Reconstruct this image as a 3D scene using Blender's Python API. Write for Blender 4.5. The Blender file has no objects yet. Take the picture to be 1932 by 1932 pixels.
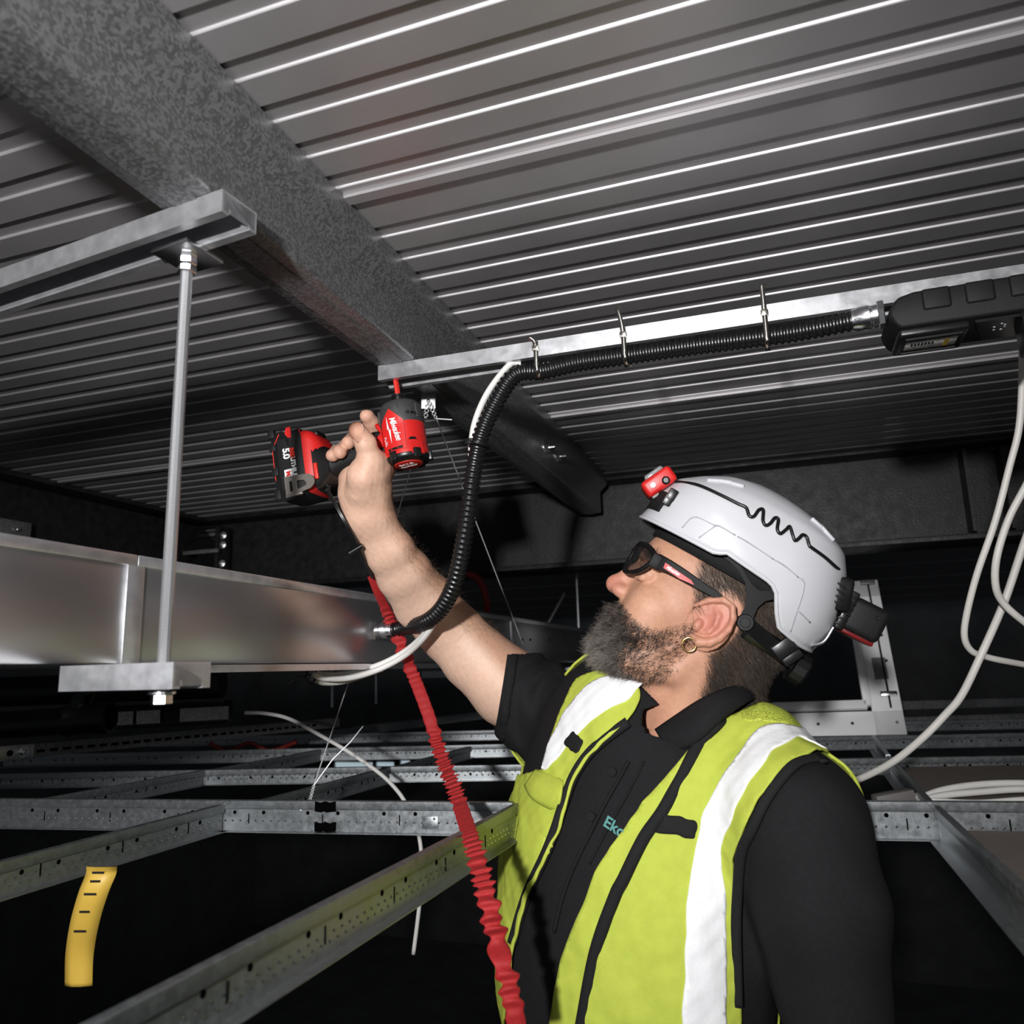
import bpy, bmesh, math, random
import numpy as np
from mathutils import Matrix, Vector
random.seed(7); RNG = np.random.default_rng(7)
SC = bpy.context.scene
COL = SC.collection

# ---------------------------------------------------------------- camera
FPX, CXY = 1471.5, 966.0                      # focal length in pixels of the 1932 px frame
ROT = np.array([[0.94689, 0.08884, 0.30905],  # camera right / up / back axes as columns (world metres, z up)
                [0.32037, -0.17763, -0.93049],
                [-0.02776, 0.98008, -0.19666]])
cam_d = bpy.data.cameras.new('camera'); cam = bpy.data.objects.new('camera', cam_d); COL.objects.link(cam)
cam_d.sensor_width = 36.0; cam_d.lens = FPX / 1932.0 * 36.0; cam_d.clip_start = 0.02; cam_d.clip_end = 60
cam.matrix_world = Matrix(ROT.tolist()).to_4x4()
cam_d.dof.use_dof = True; cam_d.dof.focus_distance = 1.0; cam_d.dof.aperture_fstop = 7.0
SC.camera = cam
# ---------------------------------------------------------------- world, flash, exposure
w = bpy.data.worlds.new('dim_building_interior'); SC.world = w; w.use_nodes = True
w.node_tree.nodes['Background'].inputs[0].default_value = (0.80, 0.90, 1.0, 1)
w.node_tree.nodes['Background'].inputs[1].default_value = 0.05
SC.view_settings.view_transform = 'Standard'; SC.view_settings.look = 'None'
SC.view_settings.exposure = 0.0; SC.view_settings.gamma = 1.0; SC.view_settings.use_curve_mapping = False

def lamp(name, kind, loc, target, energy, size, cone=None, blend=1.0, col=(1, 1, 1)):
    d = bpy.data.lights.new(name, kind); o = bpy.data.objects.new(name, d); COL.objects.link(o)
    d.energy = energy; d.color = col
    if kind == 'AREA': d.size = size
    else: d.shadow_soft_size = size
    if cone: d.spot_size = math.radians(cone); d.spot_blend = blend
    o.location = loc
    o.rotation_euler = (Vector(target) - Vector(loc)).to_track_quat('-Z', 'Y').to_euler()
    return o
lamp('camera_flash', 'SPOT', (-0.09, -0.75, 0.16), (-0.46, 1.0, 0.28), 142, 0.035, 84, 1.0)
lamp('added_fill_light', 'SPOT', (1.6, -0.9, 0.1), (-0.1, 1.2, 0.3), 4, 0.25, 100, 1.0)  # weak soft fill added from the right, not a lamp of the place

def ray(px, py): return ROT @ (np.array([px - CXY, -(py - CXY), -FPX]) / FPX)
def P(px, py, d): return ray(px, py) * d
def on(ax, px, py, v): r = ray(px, py); return r * (v / r[ax])
def proj(w_):
    c = np.asarray(w_, float) @ ROT
    return np.stack([CXY + FPX * c[..., 0] / -c[..., 2], CXY - FPX * c[..., 1] / -c[..., 2], -c[..., 2]], -1)
def nrm(v): v = np.asarray(v, float); return v / np.linalg.norm(v)
def frame(z, hint=(0, 0, 1)):
    z = nrm(z); h = np.asarray(hint, float)
    if abs(z @ nrm(h)) > .98: h = np.array([1., 0, 0])
    x = nrm(np.cross(h, z)); return np.array([x, np.cross(z, x), z])

# ---------------------------------------------------------------- materials
MATS = {}
def mat(name, col, rough=.5, metal=0., var=0., vscale=20, bump=0., bscale=200, spec=.5, sss=0., coat=0., voronoi=False, rvar=0., emit=None, trans=0., attr=None, stretch=None, alpha=None):
    if name in MATS: return MATS[name]
    m = bpy.data.materials.new(name); m.use_nodes = True; nt = m.node_tree; N = nt.nodes; L = nt.links
    b = N['Principled BSDF']; b.inputs['Base Color'].default_value = (*col, 1); b.inputs['Roughness'].default_value = rough
    b.inputs['Metallic'].default_value = metal; b.inputs['Specular IOR Level'].default_value = spec
    if coat: b.inputs['Coat Weight'].default_value = coat; b.inputs['Coat Roughness'].default_value = .08
    if sss: b.inputs['Subsurface Weight'].default_value = sss; b.inputs['Subsurface Radius'].default_value = (.012, .005, .003); b.inputs['Subsurface Scale'].default_value = .35
    if trans: b.inputs['Transmission Weight'].default_value = trans
    if alpha is not None: b.inputs['Alpha'].default_value = alpha
    if emit: b.inputs['Emission Color'].default_value = (*emit[:3], 1); b.inputs['Emission Strength'].default_value = emit[3]
    tc = N.new('ShaderNodeTexCoord'); vec = tc.outputs['Object']
    if stretch:
        mp = N.new('ShaderNodeMapping'); mp.inputs['Scale'].default_value = stretch; L.new(vec, mp.inputs['Vector']); vec = mp.outputs['Vector']
    colout = None
    if attr:
        at = N.new('ShaderNodeAttribute'); at.attribute_name = attr; colout = at.outputs['Color']
    if var or rvar:
        if voronoi:
            t = N.new('ShaderNodeTexVoronoi'); t.inputs['Scale'].default_value = vscale; L.new(vec, t.inputs['Vector'])
            sp = N.new('ShaderNodeSeparateColor'); L.new(t.outputs['Color'], sp.inputs[0]); fac = sp.outputs[0]
        else:
            t = N.new('ShaderNodeTexNoise'); t.inputs['Scale'].default_value = vscale; t.inputs['Detail'].default_value = 6; t.inputs['Roughness'].default_value = .65
            L.new(vec, t.inputs['Vector']); fac = t.outputs[0]
        if var:
            mr = N.new('ShaderNodeMapRange'); mr.inputs[1].default_value = .25; mr.inputs[2].default_value = .75
            mr.inputs[3].default_value = 1 - var; mr.inputs[4].default_value = 1 + var; L.new(fac, mr.inputs[0])
            mx = N.new('ShaderNodeMix'); mx.data_type = 'RGBA'; mx.blend_type = 'MULTIPLY'; mx.inputs[0].default_value = 1
            if colout: L.new(colout, mx.inputs[6])
            else: mx.inputs[6].default_value = (*col, 1)
            L.new(mr.outputs[0], mx.inputs[7]); colout = mx.outputs[2]
        if rvar:
            mr = N.new('ShaderNodeMapRange'); mr.inputs[1].default_value = .25; mr.inputs[2].default_value = .75
            mr.inputs[3].default_value = max(.05, rough - rvar); mr.inputs[4].default_value = rough + rvar; L.new(fac, mr.inputs[0]); L.new(mr.outputs[0], b.inputs['Roughness'])
    if colout: L.new(colout, b.inputs['Base Color'])
    if bump:
        t2 = N.new('ShaderNodeTexNoise'); t2.inputs['Scale'].default_value = bscale; t2.inputs['Detail'].default_value = 5; L.new(vec, t2.inputs['Vector'])
        bp = N.new('ShaderNodeBump'); bp.inputs['Strength'].default_value = bump; bp.inputs['Distance'].default_value = .001
        L.new(t2.outputs[0], bp.inputs['Height']); L.new(bp.outputs[0], b.inputs['Normal'])
    MATS[name] = m
    return m
galv = mat('spangled_galvanised_steel', (.21, .21, .215), .46, .6, .24, 380, .12, 300, voronoi=True, rvar=.08)
galv_l = mat('bright_galvanised_steel', (.62, .62, .64), .36, .8, .14, 60, .05, 200, rvar=.1)
galv_d = mat('duct_sheet_steel', (.52, .52, .53), .34, .95, .06, 5)
tbar = mat('ceiling_grid_steel', (.30, .315, .325), .40, .85, .2, 120, .1, 300, rvar=.1)
chrome = mat('zinc_plated_steel', (.78, .78, .80), .22, 1., .05, 80)
deckm = mat('steel_deck_coating', (.50, .48, .488), .42, .65, .10, 5, .02, 300, rvar=.05)
blackp = mat('black_painted_steel', (.013, .0125, .013), .5, 0., .5, 40, .8, 260, spec=.45, rvar=.15)
blkpl = mat('black_plastic', (.007, .007, .0075), .33, 0., .2, 60, .05, 400)
blkrub = mat('black_rubber', (.008, .008, .0085), .6, 0., .2, 80, .25, 900, spec=.3)
white_c = mat('white_cable_sheath', (.72, .70, .67), .42, 0., .05, 30)
grey_c = mat('grey_cable_sheath', (.64, .61, .57), .45, 0., .05, 30)
whitep = mat('white_enamelled_steel', (.92, .92, .92), .35, 0., .04, 20)
redpl = mat('red_plastic', (.62, .016, .014), .40, 0., .10, 50, .03, 500)
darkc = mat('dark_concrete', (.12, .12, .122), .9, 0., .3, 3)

# ---------------------------------------------------------------- mesh helpers
def origin_of(p):
    o = Vector((0, 0, 0))
    while p is not None: o += p.location; p = p.parent
    return np.array(o)
def tag(o, label=None, cat=None, group=None, kind=None):
    if label: o['label'] = label
    if cat: o['category'] = cat
    if group: o['group'] = group
    if kind: o['kind'] = kind
    return o
def thing(name, loc, label, cat, group=None, kind=None):
    o = bpy.data.objects.new(name, None); COL.objects.link(o); o.location = [float(c) for c in loc]; o.empty_display_size = .02
    return tag(o, label, cat, group, kind)
def meshobj(name, V, F, m, parent=None, smooth=35, loc=None):
    V = np.asarray(V, float).reshape(-1, 3)
    if parent is not None: base = origin_of(parent); loc = np.zeros(3)
    else:
        if loc is None: loc = np.array([(V[:, 0].min() + V[:, 0].max()) / 2, (V[:, 1].min() + V[:, 1].max()) / 2, V[:, 2].min()])
        base = loc
    me = bpy.data.meshes.new(name); me.from_pydata((V - base).tolist(), [], F if isinstance(F, list) else F.tolist())
    me.materials.append(m)
    if smooth:
        me.polygons.foreach_set('use_smooth', np.ones(len(me.polygons), bool)); me.update()
        if smooth < 180: me.set_sharp_from_angle(angle=math.radians(smooth))
    o = bpy.data.objects.new(name, me); COL.objects.link(o); o.location = [float(c) for c in loc]
    if parent is not None: o.parent = parent
    return o
class MB:
    def __init__(s): s.v = []; s.f = []; s.n = 0
    def add(s, V, F):
        V = np.asarray(V, float).reshape(-1, 3); s.v.append(V); k = s.n
        s.f += [[i + k for i in q] for q in (F if isinstance(F, list) else F.tolist())]; s.n += len(V); return s
    def box(s, c, size, ax=None, bev=0., seg=2):
        bm = bmesh.new(); bmesh.ops.create_cube(bm, size=1)
        for v in bm.verts: v.co = Vector((v.co.x * size[0], v.co.y * size[1], v.co.z * size[2]))
        if bev: bmesh.ops.bevel(bm, geom=bm.edges[:], offset=bev, segments=seg, profile=.5, affect='EDGES')
        bm.verts.index_update()
        V = np.array([v.co for v in bm.verts]); F = [[v.index for v in f.verts] for f in bm.faces]; bm.free()
        if ax is not None: V = V @ np.asarray(ax)
        return s.add(V + np.asarray(c), F)
    def between(s, a, b, size, hint=(0, 0, 1), bev=0.):    # bar from a to b; size = (width, height)
        a = np.asarray(a, float); b = np.asarray(b, float); fr = frame(b - a, hint)
        return s.box((a + b) / 2, (size[0], size[1], np.linalg.norm(b - a)), fr, bev)
    def tube(s, pts, r, n=10, caps=True, flat=None, hint=None, closed=False):
        pts = np.asarray(pts, float); m = len(pts); r = np.broadcast_to(np.asarray(r, float), (m,))
        t = np.gradient(pts, axis=0)
        if closed: t = np.roll(pts, -1, 0) - np.roll(pts, 1, 0)
        t /= np.linalg.norm(t, axis=1)[:, None] + 1e-12
        fx = np.zeros((m, 3)); h = hint if hint is not None else ((0, 0, 1) if abs(t[0][2]) < .9 else (1, 0, 0))
        x = np.asarray(h, float)
        for i in range(m):
            if hint is not None: x = np.asarray(hint, float)
            x = x - t[i] * (x @ t[i]); x = x / (np.linalg.norm(x) + 1e-12); fx[i] = x
        fy = np.cross(t, fx); a = np.linspace(0, 2 * np.pi, n, endpoint=False)
        fl = 1. if flat is None else flat
        V = pts[:, None] + r[:, None, None] * (np.cos(a)[None, :, None] * fx[:, None] + fl * np.sin(a)[None, :, None] * fy[:, None])
        F = []; mm = m if closed else m - 1
        for i in range(mm):
            j = (i + 1) % m
            for k in range(n): F.append([i * n + k, i * n + (k + 1) % n, j * n + (k + 1) % n, j * n + k])
        if caps and not closed: F.append(list(range(n))[::-1]); F.append([(m - 1) * n + k for k in range(n)])
        return s.add(V.reshape(-1, 3), F)
    def lathe(s, prof, o, axis, n=32, hint=(0, 0, 1), sx=1., sy=1.):   # prof: (radius, distance along axis)
        fr = frame(axis, hint); a = np.linspace(0, 2 * np.pi, n, endpoint=False); V = []; F = []
        for r, d in prof: V.append(np.asarray(o) + fr[2] * d + r * (np.cos(a)[:, None] * fr[0] * sx + np.sin(a)[:, None] * fr[1] * sy))
        for i in range(len(prof) - 1):
            for k in range(n): F.append([i * n + k, i * n + (k + 1) % n, (i + 1) * n + (k + 1) % n, (i + 1) * n + k])
        F.append(list(range(n))[::-1]); F.append([(len(prof) - 1) * n + k for k in range(n)])
        return s.add(np.concatenate(V), F)
    def prism(s, poly, o, ex, ey, d):                 # poly in (ex, ey), extruded along ex x ey by d
        ex = np.asarray(ex, float); ey = np.asarray(ey, float); ez = nrm(np.cross(ex, ey)); n = len(poly)
        A = np.array([np.asarray(o) + ex * u + ey * v for u, v in poly]); V = np.concatenate([A, A + ez * d])
        F = [list(range(n))[::-1], [n + k for k in range(n)]] + [[k, (k + 1) % n, n + (k + 1) % n, n + k] for k in range(n)]
        return s.add(V, F)
    def sweep(s, prof, p0, p1, ux, vx, caps=True):    # closed 2-d profile (u,v) swept from p0 to p1
        p0 = np.asarray(p0, float); p1 = np.asarray(p1, float); ux = np.asarray(ux, float); vx = np.asarray(vx, float); n = len(prof)
        A = np.array([ux * u + vx * v for u, v in prof]); V = np.concatenate([A + p0, A + p1])
        F = [[k, (k + 1) % n, n + (k + 1) % n, n + k] for k in range(n)]
        if caps: F += [list(range(n))[::-1], [n + k for k in range(n)]]
        return s.add(V, F)
    def grid(s, G):                                    # G: rows x cols x 3
        G = np.asarray(G, float); r, c = G.shape[:2]
        F = [[i * c + j, i * c + j + 1, (i + 1) * c + j + 1, (i + 1) * c + j] for i in range(r - 1) for j in range(c - 1)]
        return s.add(G.reshape(-1, 3), F)
    def build(s, name, m, parent=None, smooth=35, label=None, cat=None, group=None, kind=None):
        return tag(meshobj(name, np.concatenate(s.v), s.f, m, parent, smooth), label, cat, group, kind)
def solid(o, t, off=-1.):
    md = o.modifiers.new('thickness', 'SOLIDIFY'); md.thickness = t; md.offset = off; return o
def crom(pts, n=12):                                   # Catmull-Rom through pts
    p = np.asarray(pts, float); p = np.concatenate([[2 * p[0] - p[1]], p, [2 * p[-1] - p[-2]]]); out = []
    for i in range(1, len(p) - 2):
        t = np.linspace(0, 1, n, endpoint=False)[:, None]; a, b, c, d = p[i - 1:i + 3]
        out.append(.5 * (2 * b + (c - a) * t + (2 * a - 5 * b + 4 * c - d) * t ** 2 + (3 * b - a - 3 * c + d) * t ** 3))
    return np.concatenate(out + [p[-2][None]])
def resample(pts, step):
    pts = np.asarray(pts, float); d = np.r_[0, np.cumsum(np.linalg.norm(np.diff(pts, axis=0), axis=1))]
    s = np.linspace(0, d[-1], max(2, int(round(d[-1] / step)) + 1)); return np.stack([np.interp(s, d, pts[:, k]) for k in range(3)], 1), s
def text_mesh(txt, size, shear=0., depth=.0004, spacing=1., offset=0.):
    c = bpy.data.curves.new('lettering', 'FONT'); c.body = txt; c.size = size; c.shear = shear; c.extrude = depth; c.space_character = spacing
    c.align_x = 'CENTER'; c.align_y = 'CENTER'; c.resolution_u = 3; c.offset = offset
    o = bpy.data.objects.new('lettering', c); COL.objects.link(o); dg = bpy.context.evaluated_depsgraph_get(); dg.update()
    me = bpy.data.meshes.new_from_object(o.evaluated_get(dg)); V = np.array([v.co for v in me.vertices]).reshape(-1, 3); F = [list(p.vertices) for p in me.polygons]
    bpy.data.objects.remove(o); bpy.data.curves.remove(c); bpy.data.meshes.remove(me)
    return V, F
def cpath(pts, n=12): return crom([P(*p) for p in pts], n)
C_PROF = [(-.0205, .0), (.0205, 0), (.0205, -.021), (.0125, -.021), (.0125, -.0145), (.0105, -.0145), (.0105, -.0190), (.0183, -.0190), (.0183, -.0022),
          (-.0183, -.0022), (-.0183, -.0190), (-.0105, -.0190), (-.0105, -.0145), (-.0125, -.0145), (-.0125, -.021), (-.0205, -.021)]
# ================================================================ setting
ZD, ZF, ZG = .508, .405, -.21          # roof deck, purlin underside, suspended grid underside
ceil = tag(bpy.data.objects.new('ceiling', None), 'dark ribbed steel roof deck seen from below', None, None, 'structure'); COL.objects.link(ceil); ceil.location = (0, 0, ZD)
PIT = .0551
prof = []                               # one sheet: (y, z) from lap to lap
for k in range(15):
    y0 = .038 + PIT * k
    if k == 0: prof += [(0, .003), (0, -.004), (.014, -.004), (.016, 0)]
    if k: prof += [(y0 - .0020, .0026), (y0 - .0012, .0008), (y0 - .0004, 0)]
    else: prof += [(y0 - .004, 0)]
    if k < 14: prof += [(y0 + .031, 0), (y0 + .034, .0026)]
prof += [(.8195, 0), (.8195, .0035)]
sheet = None
for k in range(-2, 9):
    y = .667 + .82 * k
    if sheet is None:
        xs = (-5.5, 4.0)
        G = np.array([[(x, y + a, ZD + b) for a, b in prof] for x in xs])
        sheet = MB().grid(G).build('deck_sheet', deckm, ceil, smooth=0)
        y_first = y
    else:
        o = sheet.copy(); COL.objects.link(o); o.parent = ceil; o.location = (0, y - y_first, 0)
# far walls, floor and windows of the storey below
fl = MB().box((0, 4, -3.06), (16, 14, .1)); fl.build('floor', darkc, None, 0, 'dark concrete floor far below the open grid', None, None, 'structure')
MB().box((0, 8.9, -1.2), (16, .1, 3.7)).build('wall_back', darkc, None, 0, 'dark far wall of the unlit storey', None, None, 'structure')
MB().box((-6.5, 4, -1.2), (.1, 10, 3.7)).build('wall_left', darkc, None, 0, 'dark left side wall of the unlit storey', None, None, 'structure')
sky_m = mat('daylight_window_glass', (.5, .6, .65), .2, 0, emit=(.62, .78, .86, .55))
wframe = mat('dark_window_frame', (.03, .03, .03), .5)
for n_, (x0, x1, y0, y1) in enumerate([(634, 706, 1437, 1460), (712, 752, 1437, 1457), (752, 776, 1434, 1446), (640, 750, 1392, 1398)], 1):
    a = on(1, x0, y0, 8.84); b = on(1, x1, y1, 8.84); c = (a + b) / 2
    wd = MB().box(c, (abs(b[0] - a[0]), .02, abs(a[2] - b[2]))).build('window_%d' % n_, sky_m, None, 0, 'pale daylight window pane glowing far behind the grid', None, None, 'structure')
    f = MB()
    for dx in (-1, 1): f.box(c + np.array([dx * (abs(b[0] - a[0]) / 2 + .02), -.02, 0]), (.04, .05, abs(a[2] - b[2]) + .08))
    for dz in (-1, 1): f.box(c + np.array([0, -.02, dz * (abs(a[2] - b[2]) / 2 + .02)]), (abs(b[0] - a[0]), .05, .04))
    f.build('window_frame', wframe, wd, 0)

# ---------------------------------------------------------------- galvanised purlin
Y0, Y1 = -.9, 2.035
t = .0022
out = [(-.483, .422), (-.483, .408), (-.480, .405), (-.4265, .405), (-.4235, .4065), (-.4225, .410), (-.4225, .462), (-.4035, .480), (-.4035, .4925), (-.4035, .5065), (-.470, .5065), (-.470, .4985)]
inn = [(-.472, .4985), (-.472, .5043), (-.4150, .5043), (-.4150, .475), (-.4250, .465), (-.4250, .4112), (-.4265, .4078), (-.4800, .4078), (-.4808, .409), (-.4808, .422)]
inn = [(-.468, .4985), (-.468, .5040), (-.4060, .5040), (-.4060, .4812), (-.4250, .4632), (-.4250, .4112), (-.4265, .4078), (-.4795, .4078), (-.4808, .409), (-.4808, .422)]
purlin = thing('steel_purlin', (-.45, .9, ZF), 'long galvanised steel purlin running diagonally under the roof deck', 'beam')
MB().sweep(out + inn, (0, Y0, 0), (0, Y1, 0), (1, 0, 0), (0, 0, 1)).build('purlin_body', galv, purlin, 50)
MB().sweep([(-.466, .4047), (-.440, .4047), (-.440, .4034), (-.466, .4034)], (0, Y0, 0), (0, Y1, 0), (1, 0, 0), (0, 0, 1)).build('flange_stiffener', galv, purlin, 0)
def bolt(parent, p, axis, r=.009, h=.007, m=chrome, L=.012, name='bolt'):
    b = MB(); b.lathe([(r * 1.45, 0), (r * 1.45, .002)], p, axis, 20); b.lathe([(r * .96, .002), (r, .003), (r, .002 + h - .001), (r * .9, .002 + h)], p, axis, 6)
    b.lathe([(r * .5, .002 + h), (r * .5, .002 + h + L), (r * .42, .003 + h + L)], p, axis, 12)
    return b.build(name, m, parent, 30)
for px, py in ((1028, 845), (1050, 862)):
    bolt(purlin, on(0, px, py, -.4225), (1, 0, 0), .010, .008, chrome, .012)

# ---------------------------------------------------------------- black main beams
def ibeam(name, label, a, b, side, z0, z1, fw=.16, tf=.013, tw=.010):
    root = thing(name, ((a[0] + b[0]) / 2, (a[1] + b[1]) / 2, z0), label, 'beam')
    for nm, zz in (('bottom_flange', z0 + tf / 2), ('top_flange', z1 - tf / 2)):
        MB().between((a[0], a[1], zz), (b[0], b[1], zz), (fw, tf) , (0, 0, 1), .001).build(nm, blackp, root, 30)
    MB().between((a[0], a[1], (z0 + z1) / 2), (b[0], b[1], (z0 + z1) / 2), (tw, z1 - z0 - 2 * tf)).build('web', blackp, root, 30)
    return root
rear = ibeam('main_beam', 'black painted steel main beam crossing behind the worker', (-1.72, 2.118), (3.0, 2.118), 0, .266, .5075)
leftb = ibeam('main_beam', 'black painted steel main beam at far left, running away from camera', (-1.81, -1.0), (-1.81, 2.1), 1, .30, .5075)
for x in (.46, .54):
    MB().box((x, 2.085, .386), (.008, .06, .20)).build('web_stiffener', blackp, rear, 0)
# connection cleat in the corner
cl = thing('beam_cleat', (-1.66, 2.0, .30), 'small black bolted cleat where the two black beams meet', 'bracket')
MB().box((-1.655, 2.04, .385), (.012, .06, .17), None, .001).build('cleat_plate', blackp, cl)
MB().box((-1.69, 1.985, .385), (.13, .012, .012), None, .001).build('cleat_rib', galv, cl)
for zz in (.44, .41, .35, .32): bolt(cl, np.array([-1.645, 2.03, zz]), (.4, -1, 0), .008, .007, chrome, .01)
# thin bracket with lettering lying at the left edge above the duct
bxp = on(0, 20, 1000, -1.792); bx = thing('beam_bracket', bxp, 'small grey steel bracket fixed to the far left black beam', 'bracket')
MB().box(bxp, (.036, .085, .045), None, .002).build('body', galv, bx); bolt(bx, bxp + np.array([.018, 0, 0]), (1, 0, 0), .006, .005, chrome, .004)

# ---------------------------------------------------------------- strut channels
def strut(name, label, a, b, group=None, m=galv_l, prof=C_PROF, closed_top=True):
    a = np.asarray(a, float); b = np.asarray(b, float); d = nrm(b - a); side = nrm(np.cross((0, 0, 1), d))
    return MB().sweep(prof, a, b, side, np.cross(d, side)).build(name, m, None, 25, label, 'channel', group)
strut('strut_channel', 'galvanised strut channel with open underside at upper left, above the threaded rod', (-1.55, .625, ZF - .0005), (-.409, .507, ZF - .0005))
strut('strut_channel', 'long bright strut channel carrying the black conduit to the junction box', (-.478, .9045, ZF - .0005), (.80, .922, ZF - .0005))
# threaded rod hanging from the left channel
RX, RY = -.484, .531
z = np.arange(-.010, .387, .0008); k = np.arange(len(z))
rod = thing('threaded_rod', (RX, RY, -.022), 'zinc threaded rod hanging vertically in front of the metal trunking', 'rod')
MB().tube(np.stack([np.full_like(z, RX), np.full_like(z, RY), z], 1), .0052 + .00028 * (k % 2), 12).build('rod_shaft', mat('zinc_threaded_bar', (.70, .70, .72), .30, .85), rod, 0)
MB().box((RX, RY, ZF - .0245), (.044, .044, .005), frame((0, 0, 1), (.1, 1, 0)), .0006).build('square_washer', chrome, rod)
for zz in (ZF - .034, ZF - .042): MB().lathe([(.0075, 0), (.0085, .001), (.0085, .006), (.0075, .007)], (RX, RY, zz), (0, 0, 1), 6).build('nut', chrome, rod, 20)
MB().lathe([(.011, -.002), (.011, 0)], (RX, RY, -.0108), (0, 0, 1), 20).build('washer', chrome, rod, 30)
MB().lathe([(.0075, 0), (.0085, .001), (.0085, .0075), (.0075, .0085)], (RX, RY, -.0213), (0, 0, 1), 6).build('nut', chrome, rod, 20)
strut('strut_channel', 'short strut channel held by the threaded rod under the trunking', (-.575, .534, .0125), (-.452, .528, .0125), m=galv_l)

# ---------------------------------------------------------------- galvanised trunking
XD = -.583
duct = thing('cable_trunking', (XD - .1, 1.2, .01), 'large galvanised steel cable trunking at left with lid and conduit gland', 'trunking')
ys = [-.05, .595, 1.73, 2.62]
for i in range(3):
    y0, y1 = ys[i], ys[i + 1]
    MB().box((XD - .10, (y0 + y1) / 2, .0615), (.20, y1 - y0 - .002, .095), None, .0022, 2).build('trunking_section', galv_d, duct, 40)
    MB().box((XD - .10, (y0 + y1) / 2, .1125), (.206, y1 - y0 - .001, .011), None, .0015, 2).build('lid', galv_l, duct, 40)
for y in ys[1:3]:
    MB().box((XD - .10, y, .0608), (.2045, .022, .0935), None, .0015).build('coupler', galv_l, duct, 40)
for px in (985, 1000, 1036, 1060):
    p = on(0, px, 1207, XD); MB().lathe([(.003, 0), (.003, .002), (.002, .003)], p, (1, 0, 0), 12).build('rivet', blkpl, duct)
strut('trunking_rail', 'thin bright rail running along under the metal trunking', (XD + .006, .60, .0125), (XD + .006, 1.62, .0125), m=galv_l, prof=[(-.012, 0), (.012, 0), (.012, -.008), (-.012, -.008)])
# far hanger rods and struts
for (px, py0, py1, d, nm) in ((1093, 1090, 1262, 2.5, 'thin threaded rod behind the beard, hanging by the trunking end'),):
    a = P(1087, 1080, d); b = np.array([a[0], a[1], P(1100, 1262, d)[2]]); a = a.copy(); a[2] = ZD
    MB().tube([a, b], .0042, 8).build('threaded_rod', galv_l, None, 30, nm, 'rod')
sa = P(1112, 1258, 2.48)
strut('strut_channel', 'small far strut channel end poking out behind the beard', sa + np.array([-.55, -.06, 0]), sa + np.array([.01, 0, 0]))
for (px, py0, py1, d, nm) in ((626, 1288, 1334, 2.2, 'short pale hanger rod below the trunking, left of the red lanyard'), (709, 1292, 1328, 2.6, 'faint far hanger rod below the trunking, near the red lanyard')):
    a = P(px, py1, d); b = np.array([a[0], a[1], P(px, py0 - 90, d)[2]])
    MB().tube([a, b], .0045, 8).build('threaded_rod', galv_l, None, 30, nm, 'rod')
a = P(1065, 1120, 2.3); b = P(1033, 1178, 2.25)
MB().tube([a, b], .004, 8).build('brace_rod', galv, None, 30, 'short slanting grey rod above the trunking, left of the beard', 'rod')
# ================================================================ conduit, cables, rail fittings
RAILY, RAILZ = .897, .3715
def railpt(x, dz=0., dy=0.): return np.array([x, RAILY + (x + .4) * .0137 + dy, RAILZ + dz])
def rail_at(px):                                  # point of the conduit line under the rail that shows at column px
    lo, hi = -.6, .9
    for _ in range(40):
        mid = (lo + hi) / 2
        if proj(railpt(mid))[0] < px: lo = mid
        else: hi = mid
    return railpt(lo)
g0 = on(0, 706, 1190, XD)
cpts = [g0 + np.array([.030, 0, 0]), g0 + np.array([.055, -.004, .003]), P(802, 1174, 1.078), P(834, 1147, 1.040), P(858, 1098, 1.015), P(873, 1030, .998), P(884, 960, .988), P(893, 890, .98), P(907, 825, .98),
        P(934, 763, .985), P(972, 708, .99), rail_at(1026) + np.array([0, 0, -.004]), rail_at(1090), rail_at(1180), rail_at(1300), rail_at(1400) + np.array([0, 0, -.001]), rail_at(1470) + np.array([0, -.001, -.002]), rail_at(1540) + np.array([0, -.006, -.003]), rail_at(1622) + np.array([0, -.012, -.002])]
cl_, s_ = resample(crom(cpts, 16), .00088)
ph = (np.arange(len(cl_)) % 8) / 8.
cr = np.where((ph > .1) & (ph < .62), .0113, .0094)
cond = thing('flexible_conduit', g0, 'black corrugated flexible conduit looping from trunking up to the rail', 'conduit')
MB().tube(cl_, cr, 18).build('corrugated_hose', blkpl, cond, 180)
def gland(parent, p, ax):
    b = MB(); b.lathe([(.0145, 0), (.0155, .001), (.0155, .006), (.0145, .007)], p, ax, 6); b.lathe([(.0125, .007), (.0125, .012), (.0105, .0125), (.0105, .014)], p, ax, 28); o = b.build('gland_nut', chrome, parent, 30)
    MB().lathe([(.0120, .014), (.0138, .015), (.0138, .026), (.0128, .028), (.0122, .033), (.0110, .0335)], p, ax, 28).build('gland_collar', chrome, parent, 30)
gland(cond, cl_[0] - np.array([.030, 0, 0]), (1, 0, 0))
gland(cond, cl_[-1] + nrm(cl_[-1] - cl_[-6]) * .024, -nrm(cl_[-1] - cl_[-6]))
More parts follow.
